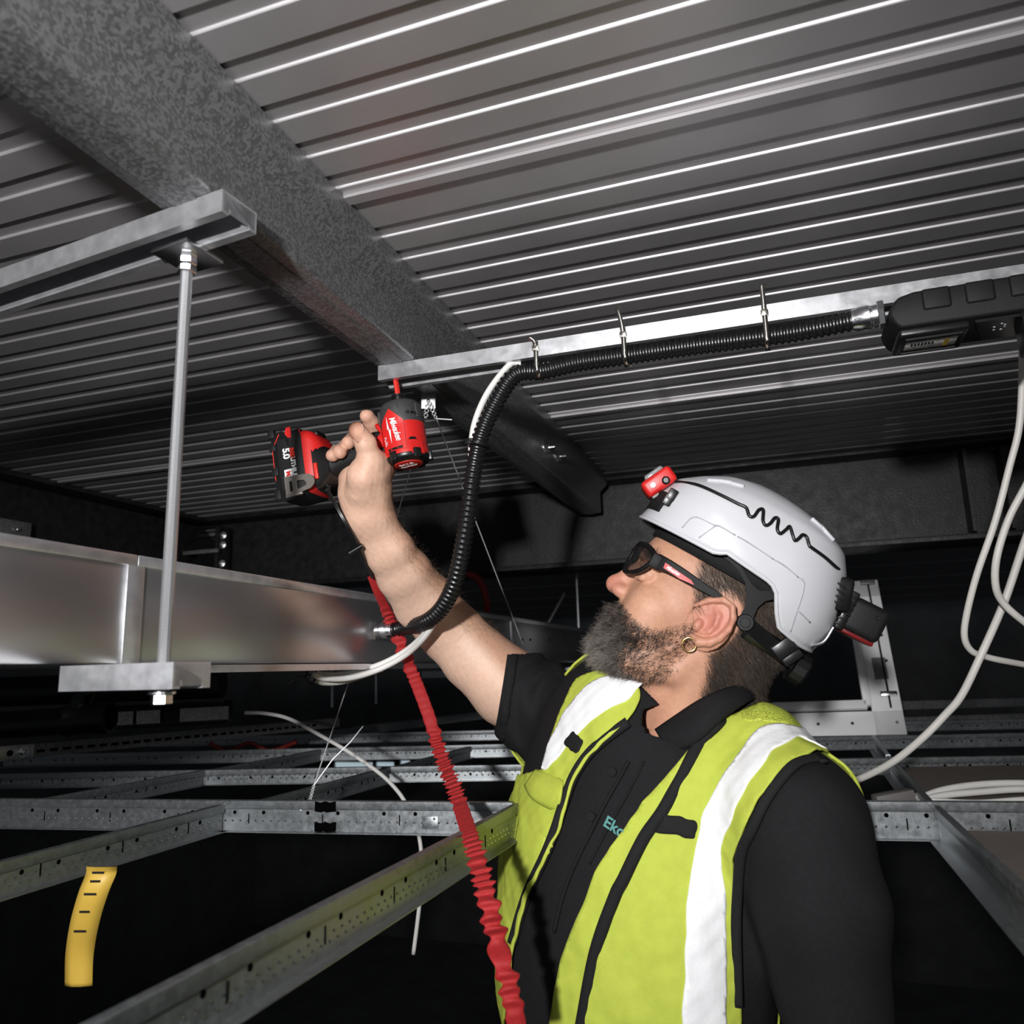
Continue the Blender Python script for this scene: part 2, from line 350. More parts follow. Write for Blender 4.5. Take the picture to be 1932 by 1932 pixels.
# steel ties round rail and conduit, and one black nylon tie
ss = mat('stainless_steel_strip', (.62, .60, .54), .2, 1.)
for i, (px, lab) in enumerate(((1018, 'stainless steel cable tie nearest the conduit bend, tail folded flat'), (1182, 'stainless steel cable tie in the middle of the rail, tail bent up'), (1446, 'stainless steel cable tie near the junction box, tail standing up'))):
    c = rail_at(px); y0, y1 = c[1] - .0145, c[1] + .030; zb, zt = c[2] - .0135, ZF + .001
    if i == 2: zb -= .004
    loop = np.array([(c[0], y0, zt - .004), (c[0], y0, zb + .012), (c[0], y0 + .004, zb + .003), (c[0], y0 + .014, zb - .001), (c[0], y0 + .024, zb + .003), (c[0], y1, zt - .03), (c[0], y1, zt - .004), (c[0], y1 - .008, zt), (c[0], y0 + .008, zt)])
    b = thing('steel_cable_tie', loop.mean(0), lab, 'cable tie', 'steel cable ties on the rail')
    L_ = crom(np.concatenate([loop, loop[:1]]), 5)
    G = np.stack([L_ + np.array([dx, 0, 0]) for dx in (-.0028, .0028)]); solid(MB().grid(G).build('strap', ss, b, 180), .0005)
    MB().box((c[0], y0 - .001, zt - .013), (.0085, .004, .007), None, .0008).build('buckle', ss, b)
    top = np.array([c[0], y0 - .002, zt - .010])
    tail = [[(0, 0, 0), (-.001, 0, .006), (-.007, -.002, .012)], [(0, 0, 0), (-.001, -.001, .012), (-.004, -.001, .028), (-.004, .002, .034)], [(0, 0, 0), (0, -.001, .014), (0, -.001, .03), (.002, -.001, .0305)]][i]
    L_ = top + crom(tail, 6); G = np.stack([L_ + np.array([dx, 0, 0]) for dx in (-.0028, .0028)]); solid(MB().grid(G).build('tail', ss, b, 180), .0005)
zi = int(np.argmin(np.linalg.norm(proj(cl_)[:, :2] - np.array([901, 838]), axis=1))); zc = cl_[zi]; zt_ = nrm(cl_[zi + 4] - cl_[zi - 4])
zf = frame(zt_, (0, 1, 0)); a = np.linspace(0, 2 * np.pi, 28, endpoint=False)
zt = thing('nylon_cable_tie', zc, 'black nylon cable tie holding the white cable to the conduit', 'cable tie')
MB().tube(zc + .0128 * (np.cos(a)[:, None] * zf[0] + np.sin(a)[:, None] * zf[1]), .0022, 6, closed=True).build('strap', blkpl, zt)
hd = P(891, 832, .972); MB().box(hd + np.array([-.004, 0, 0]), (.011, .006, .007), None, .001).build('head', blkpl, zt)
# white cables following the conduit
wc = [rail_at(985) + np.array([-.002, .002, .012]), P(962, 688, 1.0), P(924, 735, .995), P(900, 785, .99), P(890, 832, .993), P(888, 900, 1.0), P(880, 970, 1.012), P(866, 1040, 1.018), P(848, 1110, 1.036), P(826, 1162, 1.065), P(800, 1203, 1.09), P(765, 1236, 1.125), P(715, 1263, 1.13), P(660, 1279, 1.11), P(615, 1280, 1.08), P(588, 1272, 1.06)]
MB().tube(crom(wc, 10), .0042, 12).build('white_cable', white_c, None, 180, 'white cable tied beside the black conduit, sagging under the trunking', 'cable')
wc2 = [P(832, 1150, 1.06), P(806, 1190, 1.09), P(768, 1226, 1.135), P(716, 1254, 1.14), P(655, 1270, 1.12), P(610, 1272, 1.09), P(586, 1266, 1.07)]
MB().tube(crom(wc2, 10), .0042, 12).build('white_cable', white_c, None, 180, 'second white cable just above the sagging one under the trunking', 'cable')
wc3 = [P(722, 1262, 1.15), P(655, 1284, 1.13), P(612, 1288, 1.10), P(590, 1280, 1.075)]
MB().tube(crom(wc3, 10), .0042, 12).build('white_cable', white_c, None, 180, 'lowest short white cable in the bundle under the trunking', 'cable')
tz = thing('nylon_cable_tie', P(587, 1274, 1.06), 'black nylon cable tie closing the white cable bundle under the trunking', 'cable tie')
c = P(588, 1273, 1.062); MB().tube(c + np.array([(0, .011 * math.cos(x), .011 * math.sin(x)) for x in a]), .002, 6, closed=True).build('strap', blkpl, tz)
MB().tube([c, P(560, 1280, 1.04), P(541, 1290, 1.03)], .0011, 6).build('tail', blkpl, tz)

# ---------------------------------------------------------------- junction box on the rail
jx0 = rail_at(1668)[0]; jb = thing('junction_box', (jx0 + .12, .89, .34), 'black ribbed junction box on the rail at right edge', 'junction box')
labm = mat('printed_label', (.62, .60, .58), .5, 0, .5, 160)
jz0, jz1, jy0, jy1 = .3430, .3825, .868, .945
pr = [(jx0 + .004, jz0 + .006), (jx0, jz0 + .016), (jx0, jz1 - .016), (jx0 + .010, jz1 - .004), (jx0 + .026, jz1), (jx0 + .30, jz1), (jx0 + .30, jz0), (jx0 + .010, jz0)]
bm = bmesh.new(); vs = [bm.verts.new((x, jy0, z_)) for x, z_ in pr]; f = bm.faces.new(vs); e = bmesh.ops.extrude_face_region(bm, geom=[f])
for v in e['geom']:
    if isinstance(v, bmesh.types.BMVert): v.co.y = jy1
bmesh.ops.recalc_face_normals(bm, faces=bm.faces[:]); bmesh.ops.bevel(bm, geom=bm.edges[:], offset=.004, segments=3, profile=.5, affect='EDGES'); bm.verts.index_update()
meshobj('housing', [v.co for v in bm.verts], [[v.index for v in f.verts] for f in bm.faces], blkrub, jb); bm.free()
for k in range(6): MB().box((jx0 + .046 + .0405 * k, jy0 - .0004, jz1 - .0125), (.027, .004, .023), None, .0028, 3).build('grip_pad', blkrub, jb)
base = MB().box((jx0 + .041, jy0 + .032, jz0 - .0045), (.068, .058, .010), None, .0035, 3).build('label_base', blkpl, jb)
MB().box((jx0 + .041, jy0 + .032, jz0 - .0099), (.050, .022, .0012), None, .0003).build('rating_label', labm, base)
for k in range(7): MB().box((jx0 + .022 + .0034 * k, jy0 + .028, jz0 - .0107), (.0019, .006, .0006)).build('printed_bar', blkpl, base, 0)
MB().box((jx0 + .056, jy0 + .032, jz0 - .0107), (.0045, .019, .0006)).build('yellow_mark', mat('yellow_print', (.45, .30, .03), .5), base, 0)
for dy in (-.020, .020): MB().tube([(jx0 + .014, jy0 + .032 + dy, jz0 - .0098), (jx0 + .068, jy0 + .032 + dy, jz0 - .0098)], .0022, 8).build('groove_bar', blkpl, base)
MB().prism([(0, 0), (.058, 0), (.058, .055), (.016, .055)], (jx0 + .080, jy0 + .006, jz0 - .001), (1, 0, 0), (0, 1, 0), -.003).build('socket_cover', blkpl, jb)
for q in range(6):
    ang = q * 2.4; MB().lathe([(.0016, 0), (.0012, .0008)], (jx0 + .106 + .005 * math.cos(ang), jy0 + .026 + .009 * math.sin(ang), jz0 - .0045), (0, 0, -1), 8).build('embossed_dot', galv_l, jb)
pl = thing('cable_plug', (jx0 + .155, .88, .30), 'black plug hanging from the junction box with a pale cable', 'plug')
MB().box((jx0 + .148, jy0 + .020, jz0 - .016), (.046, .05, .034), None, .004, 2).build('plug_body', blkpl, pl)
MB().box((jx0 + .124, jy0 + .016, jz0 - .020), (.006, .03, .040), frame((0, .15, 1), (0, 1, 0))[[0, 1, 2]], .001).build('plug_clip', blkpl, pl)
MB().box((jx0 + .146, jy0 + .008, jz0 - .036), (.028, .022, .010), None, .003).build('strain_relief', mat('grey_plastic', (.30, .29, .28), .45), pl)
# ---------------------------------------------------------------- grey-white cables at right
def cable(name, label, pts, r, m=grey_c, n=10, cat='cable', grp=None): return MB().tube(cpath(pts, n), r, 14).build(name, m, None, 180, label, cat, grp)
cable('grey_cable', 'pale cable dropping from the plug and turning in a hook at far right', [(1929, 650, .93), (1928, 735, .93), (1922, 811, .93), (1905, 879, .935), (1878, 982, .94), (1843, 1084, .95), (1823, 1163, .96), (1820, 1204, .965), (1833, 1228, .97), (1857, 1238, .975), (1895, 1247, .98), (1990, 1262, 1.0), (2150, 1275, 1.0), (2500, 1290, 1.0), (3200, 1300, 1.0)], .0040)
cable('grey_cable', 'pale cable forming the inner hook at the right edge', [(2090, 560, .90), (2060, 680, .92), (2000, 800, .93), (1932, 923, .935), (1902, 982, .94), (1881, 1050, .94), (1878, 1101, .945), (1891, 1135, .95), (1932, 1173, .95), (2020, 1235, .96), (2300, 1310, .98), (3200, 1340, 1.0)], .0043)
cable('grey_cable', 'thick pale cable sweeping diagonally down behind the shoulder', [(2130, 560, .90), (2080, 690, .935), (2010, 850, .945), (1965, 940, .955), (1932, 1026, .96), (1895, 1135, .968), (1850, 1238, .962), (1814, 1312, .97), (1782, 1350, .98), (1742, 1391, .99), (1691, 1433, 1.01), (1641, 1461, 1.04), (1590, 1482, 1.08)], .0046)
cable('white_cable', 'upper white cable lying on the ceiling tile at lower right', [(1731, 1508, 1.06), (1782, 1490, 1.07), (1853, 1480, 1.08), (1932, 1478, 1.08), (2020, 1484, 1.08), (2500, 1500, 1.08), (3000, 1500, 1.08)], .0048, white_c)
cable('white_cable', 'middle white cable lying on the ceiling tile at lower right', [(1729, 1517, 1.04), (1772, 1502, 1.05), (1863, 1493, 1.06), (1932, 1489, 1.06), (2020, 1493, 1.06), (2500, 1515, 1.06), (3000, 1520, 1.06)], .0046, white_c)
cable('white_cable', 'lowest white cable lying on the ceiling tile at lower right', [(1755, 1511, 1.03), (1843, 1515, 1.02), (1932, 1509, 1.02), (2020, 1508, 1.03), (2500, 1535, 1.04), (3000, 1540, 1.04)], .0042, white_c)
sl = thing('cable_sleeve', P(1690, 1505, 1.05), 'grey plastic sleeve gathering the white cables at lower right', 'sleeve')
MB().between(P(1650, 1513, 1.05), P(1722, 1500, 1.05), (.022, .018), (0, 0, 1), .003).build('body', mat('grey_brown_plastic', (.13, .12, .115), .6), sl)
MB().between(P(1722, 1500, 1.05), P(1731, 1510, 1.045), (.016, .012), (0, 0, 1), .002).build('collar', mat('grey_plastic', (.30, .29, .28), .45), sl)

# ---------------------------------------------------------------- suspended ceiling grid
blackhole = mat('punched_opening', (.002, .002, .002), 1., spec=0.)
def tee(name, label, a, b, group, h=.040, fw=.024, detail=1, slots=True, right=False):
    a = np.array([a[0], a[1], ZG]); b = np.array([b[0], b[1], ZG]); d = nrm(b - a); s = nrm(np.cross((0, 0, 1), d)); L = np.linalg.norm(b - a)
    root = thing(name, (a + b) / 2, label, 'grid bar', group)
    MB().sweep([(-fw / 2, 0), (fw / 2, 0), (fw / 2, .0008), (-fw / 2, .0008)], a, b, s, (0, 0, 1)).build('flange', tbar, root, 0)
    MB().sweep([(-.0006, .0008), (.0006, .0008), (.0006, h - .011), (-.0006, h - .011)], a, b, s, (0, 0, 1)).build('web', tbar, root, 0)
    MB().sweep([(-.0035, h - .012), (.0035, h - .012), (.0042, h - .010), (.0042, h - .001), (.0030, h), (-.0030, h), (-.0042, h - .001), (-.0042, h - .010)], a, b, s, (0, 0, 1)).build('bulb', tbar, root, 20)
    if not detail: return root
    dm = MB(); n = int(L / .0115)
    for i in range(n):
        for row, z_ in enumerate((.010, .016) if detail > 1 else (.0135,)):
            x = (i + .5 * row + .3) * .0115
            for sg in (-1, 1):
                c = a + d * x + s * sg * .0006 + np.array([0, 0, z_]); q = .0021
                dm.add([c + d * q, c + np.array([0, 0, q * .8]), c - d * q, c - np.array([0, 0, q * .8]), c + s * sg * .0011], [[0, 1, 4], [1, 2, 4], [2, 3, 4], [3, 0, 4]])
    dm.build('embossed_dimples', chrome, root, 0, kind='stuff')
    hm = MB(); sm = None
    for i in range(int(L / .11)):
        x = .05 + .11 * i
        for k, off in enumerate((-.022, .022)):
            for sg in (-1, 1): hm.lathe([(.0026, 0), (.0026, .0003)], a + d * (x + off) + s * sg * .0006 + np.array([0, 0, h - .0165]), s * sg, 10)
        if slots:
            for sg in (-1, 1): hm.box(a + d * x + s * sg * .0008 + np.array([0, 0, .0165]), (.0014, .0006, .013), np.array([d, s, (0, 0, 1)]))
    hm.build('punched_holes', blackhole, root, 0, kind='stuff')
    return root
GR = 'suspended ceiling grid bars'
rA = tee('ceiling_grid_runner', 'nearest perforated grid runner at lower left with notch and hanger wire', (-1.75, .845), (-.345, 1.008), GR, .041)
rM = tee('ceiling_grid_runner', 'nearest grid runner at lower right behind the black sleeve', (.075, 1.068), (.9, 1.16), GR, .043)
tee('ceiling_grid_runner', 'second grid runner back, dotted holes behind the red lanyard', (-1.9, 1.16), (.9, 1.82), GR, .029, detail=2)
tee('ceiling_grid_runner', 'third grid runner back, passing under the white hatch frame', (-1.9, 1.55), (.9, 2.27), GR, .030)
tee('ceiling_grid_runner', 'farthest grid runner behind the white hatch frame', (-1.9, 2.05), (1.2, 2.80), GR, .028, detail=2)
tee('ceiling_grid_cross_tee', 'nearest diagonal cross tee at lower left joining the notched runner', (-.756, -.15), (-.756, .957), GR, .036, detail=2)
tee('ceiling_grid_cross_tee', 'diagonal cross tee behind the notched runner, under the twisted wire', (-.752, .967), (-.742, 1.425), GR, .029, detail=2)
tee('ceiling_grid_cross_tee', 'diagonal cross tee behind the red lanyard, beyond the second runner', (-.742, 1.437), (-.738, 1.845), GR, .027, detail=1)
tee('ceiling_grid_cross_tee', 'dim diagonal cross tee at far left of the grid', (-1.13, .93), (-1.11, 1.34), GR, .029, detail=2)
tee('ceiling_grid_cross_tee', 'dim cross tee at far left beyond the second runner', (-1.11, 1.35), (-1.10, 1.75), GR, .027, detail=1)
tee('ceiling_grid_cross_tee', 'broad diagonal cross tee at the worker\'s vest, crossed by the red lanyard', (-.356, -.15), (-.338, 1.004), GR, .040, detail=2)
tee('ceiling_grid_cross_tee', 'dark diagonal cross tee at the lower right corner', (.157, -.15), (.157, 1.066), GR, .040, detail=0)
tee('ceiling_grid_cross_tee', 'slanting cross tee below the white hatch frame, right of the shoulder', (.160, 1.088), (.172, 1.63), GR, .034, detail=1)
tee('ceiling_grid_cross_tee', 'slanting cross tee meeting the white hatch frame corner', (.174, 1.655), (.19, 2.06), GR, .034, detail=1)
# notch, splice clip and wire on the nearest runner
dA = nrm(np.array([-.345, 1.008, 0]) - np.array([-1.75, .845, 0])); sA = np.cross((0, 0, 1), dA)
def onA(px, zoff):
    r = ray(px, 1545); n_ = sA; t_ = (np.array([-1.75, .845, 0]) @ n_) / (r @ n_); p = r * t_; p[2] = ZG + zoff; return p
for (z0, z1) in ((.0275, .0405), (.002, .0140)):
    for q, (px0, px1) in enumerate(((597, 636),)):
        c0, c1 = onA(px0, 0), onA(px1, 0); wd = np.linalg.norm(c1 - c0)
        MB().prism([(0, z0), (wd * .3, z0 - .0014), (wd * .42, z0 + .0005), (wd * .55, z0 - .0014), (wd, z0), (wd, z1), (wd * .7, z1 - .0016), (wd * .5, z1), (wd * .25, z1 - .0018), (0, z1)], c0 - sA * .0052, dA, (0, 0, 1), .0006).build('notch', blackhole, rA, 0)
c = onA(812, .014); ax = np.array([dA, sA, (0, 0, 1)])
sp = MB().box(c - sA * .0014, (.022, .0016, .016), ax, .0006).build('splice_clip', tbar, rA)
for dx, dz in ((-.007, -.004), (-.007, .004), (.006, .005), (.006, -.005)): MB().lathe([(.0018, 0), (.0012, .0012)], c - sA * .0022 + dA * dx + np.array([0, 0, dz]), -sA, 10).build('rivet', chrome, sp)
wm = mat('galvanised_wire', (.70, .70, .71), .4, .4)
hw = thing('hanger_wire', onA(572, .02), 'thin hanger wire twisted round the notched runner, two strands rising', 'wire')
w0 = P(590, 1490, 1.17)
MB().tube(crom([onA(569, .029) - sA * .003, P(572, 1536, 1.17), P(577, 1520, 1.17), P(585, 1509, 1.17)], 8), .0011, 8).build('hook', wm, hw)
tw = np.linspace(0, 1, 40); ctr = P(585, 1509, 1.17)[None] * (1 - tw[:, None]) + P(592, 1482, 1.17)[None] * tw[:, None]
for phs in (0, np.pi): MB().tube(ctr + .0018 * np.stack([np.cos(tw * 14 + phs), np.sin(tw * 14 + phs), 0 * tw], 1), .0010, 6).build('twist', wm, hw)
MB().tube([P(592, 1482, 1.17), P(659, 1283, 1.25)], .0010, 6).build('strand', wm, hw)
MB().tube([P(592, 1482, 1.17), P(628, 1432, 1.18), P(661, 1400, 1.19), P(685, 1370, 1.19)], .0010, 6).build('strand', wm, hw)

# ---------------------------------------------------------------- ceiling tiles at right
tm = mat('brown_mineral_fibre', (.20, .165, .145), .9, 0, .25, 60, .3, 120, stretch=(1, 6, 1))
for lab, q in (('brown mineral ceiling tile at the lower right corner of the grid', [(.17, .50), (.78, .50), (.80, 1.12), (.17, 1.055)]), ('brown mineral ceiling tile under the white cables, middle right', [(.176, 1.10), (.80, 1.17), (.80, 1.77), (.185, 1.625)])):
    MB().prism(q, (0, 0, ZG + .0009), (1, 0, 0), (0, 1, 0), .014).build('ceiling_tile', tm, None, 0, lab, 'ceiling tile', 'ceiling tiles lying in the grid')

# ---------------------------------------------------------------- white hatch frame
hb = P(1712, 1386, 1.90); ht = P(1655, 1094, 2.12)
hl = min((P(1440, 1391, d_) for d_ in np.linspace(1.5, 2.3, 400)), key=lambda q: abs((q - hb) @ (ht - hb)))
e2 = nrm(ht - hb); e1 = hl - hb; e1 = nrm(e1 - e2 * (e1 @ e2)); e3 = nrm(np.cross(e1, e2)); e3 = e3 if e3[1] < 0 else -e3   # e3 faces the camera
H_, W_ = np.linalg.norm(ht - hb), .62
hat = thing('access_hatch', hb, 'white steel access hatch frame propped up behind the worker', 'hatch frame')
def hp(u, v, n_=0.): return hb + e1 * u + e2 * v + e3 * n_
AX = np.array([e1, e2, e3])
for nm, u, v, su, sv in (('side_plate', .035, H_ / 2, .070, H_), ('side_plate', W_ - .035, H_ / 2, .070, H_), ('bottom_plate', W_ / 2, .030, W_, .060), ('top_plate', W_ / 2, H_ - .025, W_, .050)):
    MB().box(hp(u, v), (su, sv, .003), AX, .0012).build(nm, whitep, hat)
for nm, u, v, su, sv in (('inner_lip', .079, H_ / 2 + .02, .020, H_ - .10), ('inner_lip', W_ / 2, .073, W_ - .16, .022), ('inner_lip', W_ - .079, H_ / 2 + .02, .020, H_ - .10)):
    MB().box(hp(u, v, .010), (su, sv, .020), AX, .002).build(nm, whitep, hat)
lat = MB().tube([hp(.026, H_ - .006, .008), hp(.026, .065, .008)], .0025, 8).build('latch_rod', blkpl, hat)
MB().box(hp(.026, H_ - .010, .008), (.036, .012, .010), AX, .002).build('rod_guide', galv, lat); MB().box(hp(.026, .100, .010), (.040, .012, .012), AX, .003).build('rod_guide', chrome, lat)
MB().box(hp(.034, .170, .0022), (.032, .058, .0012), AX).build('rating_plate', mat('grey_plate', (.20, .20, .20), .5), hat, 0)
for u, v in ((.12, .03), (.20, .03), (.016, .26), (.016, .19), (.018, .03)): MB().lathe([(.0038, 0), (.0038, .0012)], hp(u, v, .0016), e3, 14).build('rivet', blkpl if u != .018 else chrome, hat)

# ---------------------------------------------------------------- pipes, rails and loose cables at left
pp = thing('black_pipe', P(100, 1365, 1.3), 'black plastic pipe with upward branch and open end at left', 'pipe')
pa, pb = P(-140, 1379, 1.33), P(120, 1360, 1.33); pd = nrm(pb - pa); pe = P(192, 1352, 1.33)
MB().tube([pa, pb], .0225, 24).build('pipe_run', blkpl, pp, 40)
MB().lathe([(.0245, 0), (.0255, .002), (.0255, .012), (.0245, .014), (.0240, .05), (.0240, .060), (.0268, .062), (.0268, .080), (.0215, .0805), (.0205, .060)], pb, pd, 32).build('tee_socket', blkpl, pp, 30)
tb = pb + pd * .026; MB().tube(crom([tb + np.array([0, 0, .01]), tb + np.array([-.004, 0, .03]) + pd * .004, tb + np.array([0, 0, .05]) + pd * .01], 6), .0165, 24).build('branch', blkpl, pp, 40)
MB().lathe([(.0185, 0), (.0185, .022), (.0160, .0222)], tb + np.array([0, 0, .042]) + pd * .01, (0, 0, 1), 28).build('branch_socket', blkpl, pp, 30)
MB().tube([P(-60, 1308, 1.62), P(420, 1290, 1.62)], .030, 20).build('black_pipe', blkpl, None, 40, 'thick black pipe running level under the trunking at left', 'pipe')
ja, jb_ = P(58, 1417, 1.30), P(640, 1363, 1.95); jd = nrm(jb_ - ja); js = nrm(np.cross((0, 0, 1), jd))
tr = thing('slotted_rail', ja, 'dark slotted steel rail crossing the lower left', 'rail')
MB().sweep([(-.001, -.011), (.001, -.011), (.001, .008), (.012, .009), (.012, .011), (-.001, .011)], ja - jd * .02, jb_, js, (0, 0, 1)).build('rail_body', galv, tr, 20)
for k in range(30):
    c = ja + jd * (.016 + .0225 * k) - js * .0012 + np.array([0, 0, -.001]); MB().box(c, (.014, .0008, .005), np.array([jd, js, (0, 0, 1)]), .0003).build('slot', blackhole, tr, 0)
cpn = thing('rail_coupler', ja, 'pale steel coupler plate with bolt at the left end of the slotted rail', 'coupler')
MB().box(ja - jd * .032 - js * .003, (.070, .003, .024), np.array([jd, js, (0, 0, 1)]), .001).build('plate', galv_l, cpn); bolt(cpn, ja - jd * .016 - js * .005, -js, .006, .005, chrome, .006)
MB().lathe([(.005, 0), (.005, .001)], ja - jd * .036 - js * .0045, -js, 12).build('hole', blackhole, cpn)
lb = thing('labelled_pipe', P(300, 1348, 1.7), 'dark boxed pipe with pale printed labels at left', 'pipe')
MB().between(P(60, 1362, 1.75), P(432, 1342, 1.75), (.05, .050), (0, 0, 1), .004).build('casing', blkpl, lb)
for x0, x1 in ((204, 251), (258, 302), (340, 431)):
    MB().between(P(x0, 1357 - (x0 - 204) * .055, 1.715), P(x1, 1357 - (x1 - 204) * .055, 1.715), (.003, .028)).build('paper_label', labm, lb, 0)
cable('white_cable', 'loose white cable arching down behind the hanger wire', [(462, 1345, 1.45), (500, 1346, 1.45), (545, 1356, 1.44), (600, 1385, 1.42), (660, 1420, 1.4), (715, 1458, 1.38), (748, 1490, 1.36), (768, 1520, 1.34), (785, 1558, 1.32), (793, 1592, 1.3), (795, 1630, 1.28), (792, 1700, 1.27), (780, 1800, 1.26)], .0034, white_c)
cable('red_cable', 'dim red cable lying in the dark behind the slotted rail', [(395, 1402, 2.2), (430, 1418, 2.2), (470, 1402, 2.2), (510, 1416, 2.2), (560, 1400, 2.2)], .006, mat('red_cable_sheath', (.30, .02, .015), .5))
cable('red_cable', 'red hose dropping in the gap between conduit and far beam', [(880, 1082, 2.0), (900, 1090, 2.0), (912, 1110, 2.0), (918, 1135, 2.0), (918, 1160, 2.02), (916, 1190, 2.05)], .009, mat('red_cable_sheath', (.30, .02, .015), .5))
for lab, a_, b_ in (('grey far cable tray rail, upper of two behind the red lanyard', (560, 1392, 2.6), (1010, 1335, 3.0)), ('grey far cable tray rail, lower of two behind the red lanyard', (640, 1410, 3.0), (1000, 1385, 3.3)), ('dim far cable tray rail at right, above the white cables', (1700, 1362, 2.4), (1990, 1352, 2.4)), ('dim far tray rail under the black main beam at right', (1700, 1330, 2.8), (1990, 1322, 2.8))):
    a_, b_ = P(*a_), P(*b_); s__ = nrm(np.cross((0, 0, 1), b_ - a_))
    MB().sweep([(-.02, -.015), (.02, -.015), (.02, .012), (.016, .012), (.016, -.011), (-.016, -.011), (-.016, .012), (-.02, .012)], a_, b_, s__, (0, 0, 1)).build('cable_tray', galv, None, 20, lab, 'cable tray')
# yellow tag hanging under the near cross tee
tg = thing('warning_tag', P(180, 1660, .80), 'curled yellow warning tag with dark print at lower left', 'tag')
pa_ = crom([P(192, 1634, .80), P(190, 1650, .79), P(176, 1685, .785), P(160, 1740, .79), P(150, 1800, .80), P(148, 1860, .80)], 8); pw = np.linspace(1, .9, len(pa_))[:, None] * (ray(966 + 42, 966) - ray(966, 966))[None] * .55
G = np.stack([pa_ - pw, pa_ - pw * .3 + np.array([0, -.003, 0]), pa_ + pw * .3 + np.array([0, -.003, 0]), pa_ + pw]); solid(MB().grid(G).build('tag_sheet', mat('yellow_tag_plastic', (.62, .40, .06), .5, 0, .06, 20), tg, 180), .0006)
for k in range(5):
    c = pa_[6 + k * 5] + np.array([0, -.0042, 0]); MB().box(c, (.012 - .002 * (k % 2), .0005, .0022), np.array([nrm(pw[0]), nrm(np.cross(pw[0], (0, 0, 1))), (0, 0, 1)])).build('print_line', blkpl, tg, 0)

# ---------------------------------------------------------------- wire clip under the purlin
ck = on(2, 808, 741, ZF); wcl = thing('wire_clip', ck, 'small folded steel clip under the purlin holding two twisted wires', 'clip')
cu = np.array([.947, .32, 0]); cu /= np.linalg.norm(cu); cn = np.cross(cu, (0, 0, 1))
MB().box(ck + np.array([0, 0, -.009]), (.021, .0014, .018), np.array([cu, cn, (0, 0, 1)]), .0004).build('clip_plate', galv_l, wcl)
MB().box(ck + np.array([0, 0, -.001]) + cn * -.006, (.021, .013, .0014), np.array([cu, cn, (0, 0, 1)]), .0004).build('clip_foot', galv_l, wcl)
MB().box(ck + np.array([0, 0, -.021]) + cn * -.0005, (.021, .0014, .007), np.array([cu, cn, (0, 0, 1)]), .0004).build('clip_edge', whitep, wcl)
MB().lathe([(.0022, 0), (.0022, .001)], ck + np.array([0, 0, -.005]) + cn * .0012, cn, 12).build('rivet', chrome, wcl); MB().lathe([(.0028, 0), (.0028, .001)], ck + np.array([0, 0, -.013]) + cn * .0012, cn, 12).build('eye', blkpl, wcl)
DC = float(proj(ck)[2]) - .006
def wire(root, a_, b_, col=wm):   # two strands twisted from a_ to b_
    t_ = np.linspace(0, 1, 60)[:, None]; fr = frame(b_ - a_)
    for ph_ in (0, np.pi): MB().tube(a_ + (b_ - a_) * t_ + .0028 * (np.cos(t_ * 16 + ph_) * fr[0] + np.sin(t_ * 16 + ph_) * fr[1]) * np.sin(t_ * np.pi) ** .3, .0009, 6).build('twist', col, root)
wire(wcl, P(808, 756, DC), P(801, 800, DC)); wire(wcl, P(809, 756, DC), P(823, 790, DC))
MB().tube([P(823, 790, DC), P(838, 791, DC), P(853, 792, DC)], .0009, 6).build('wire_end', wm, wcl)
MB().tube([P(823, 789, DC), P(990, 1224, DC + .35)], .0010, 6).build('wire', wm, wcl); MB().tube([P(801, 800, DC), P(775, 885, DC + .03), P(704, 1130, DC + .2)], .0010, 6).build('wire', wm, wcl)
# ================================================================ impact driver
tv = nrm(ray(762, 815)); tr_ = nrm(ROT[:, 0] - tv * (ROT[:, 0] @ tv)); tu_ = np.cross(tr_, tv) ; tu_ = tu_ if tu_[2] > 0 else -tu_; tw_ = -tv
rad = math.radians
TT = nrm(math.cos(rad(19)) * (-math.sin(rad(8)) * tr_ + math.cos(rad(8)) * tu_) - math.sin(rad(19)) * tw_)    # bit direction
TN = math.cos(rad(20)) * tw_ - math.sin(rad(20)) * tr_; TN = nrm(TN - TT * (TN @ TT))                          # side facing the camera
TH = -np.cross(TT, TN)                                                                                          # along the handle, towards the battery
TO = P(762, 819, 1.035); SH_, ST_, SN_ = .935, .80, .885
def T(h, t_, n_): return TO + (TH * h * SH_ + TT * t_ * ST_ + TN * n_ * SN_) * .001
TAX = np.array([TH, TT, TN])
grey_bt = mat('charcoal_rubber_boot', (.045, .045, .047), .55, 0, .2, 90, .2, 700)
wht = mat('white_print', (.80, .80, .80), .5); redprint = mat('red_print', (.70, .03, .02), .45)
drv = thing('impact_driver', T(60, -50, 0), 'red and black cordless impact driver held up to the rail', 'power tool')
def tlathe(prof, n=40, sx=1., sy=1., o=(0, 0, 0)): return MB().lathe([(r * .001 * SN_, d * .001 * ST_) for r, d in prof], T(*o), TT, n, TN, sx, sy)
hs = tlathe([(30.5, -46), (33, -44), (33.5, -34), (32.5, -30), (32.8, 4), (32.6, 16), (31, 18)]).build('motor_housing', redpl, drv, 40)
tlathe([(25, 52), (27.5, 50.5), (30.5, 44), (32.2, 34), (33, 24), (33.2, 14), (32.5, 11)][::-1]).build('nose_boot', grey_bt, drv, 40)
for k in range(5):   # moulded ribs of the boot
    an = rad(20 + 72 * k); c = T(32 * math.cos(an) * .96, 30, 32 * math.sin(an) * .96)
    MB().box(c, (.012, .020, .003), np.array([-math.sin(an) * TH + math.cos(an) * TN, TT, math.cos(an) * TH + math.sin(an) * TN]), .0014).build('boot_rib', grey_bt, drv)
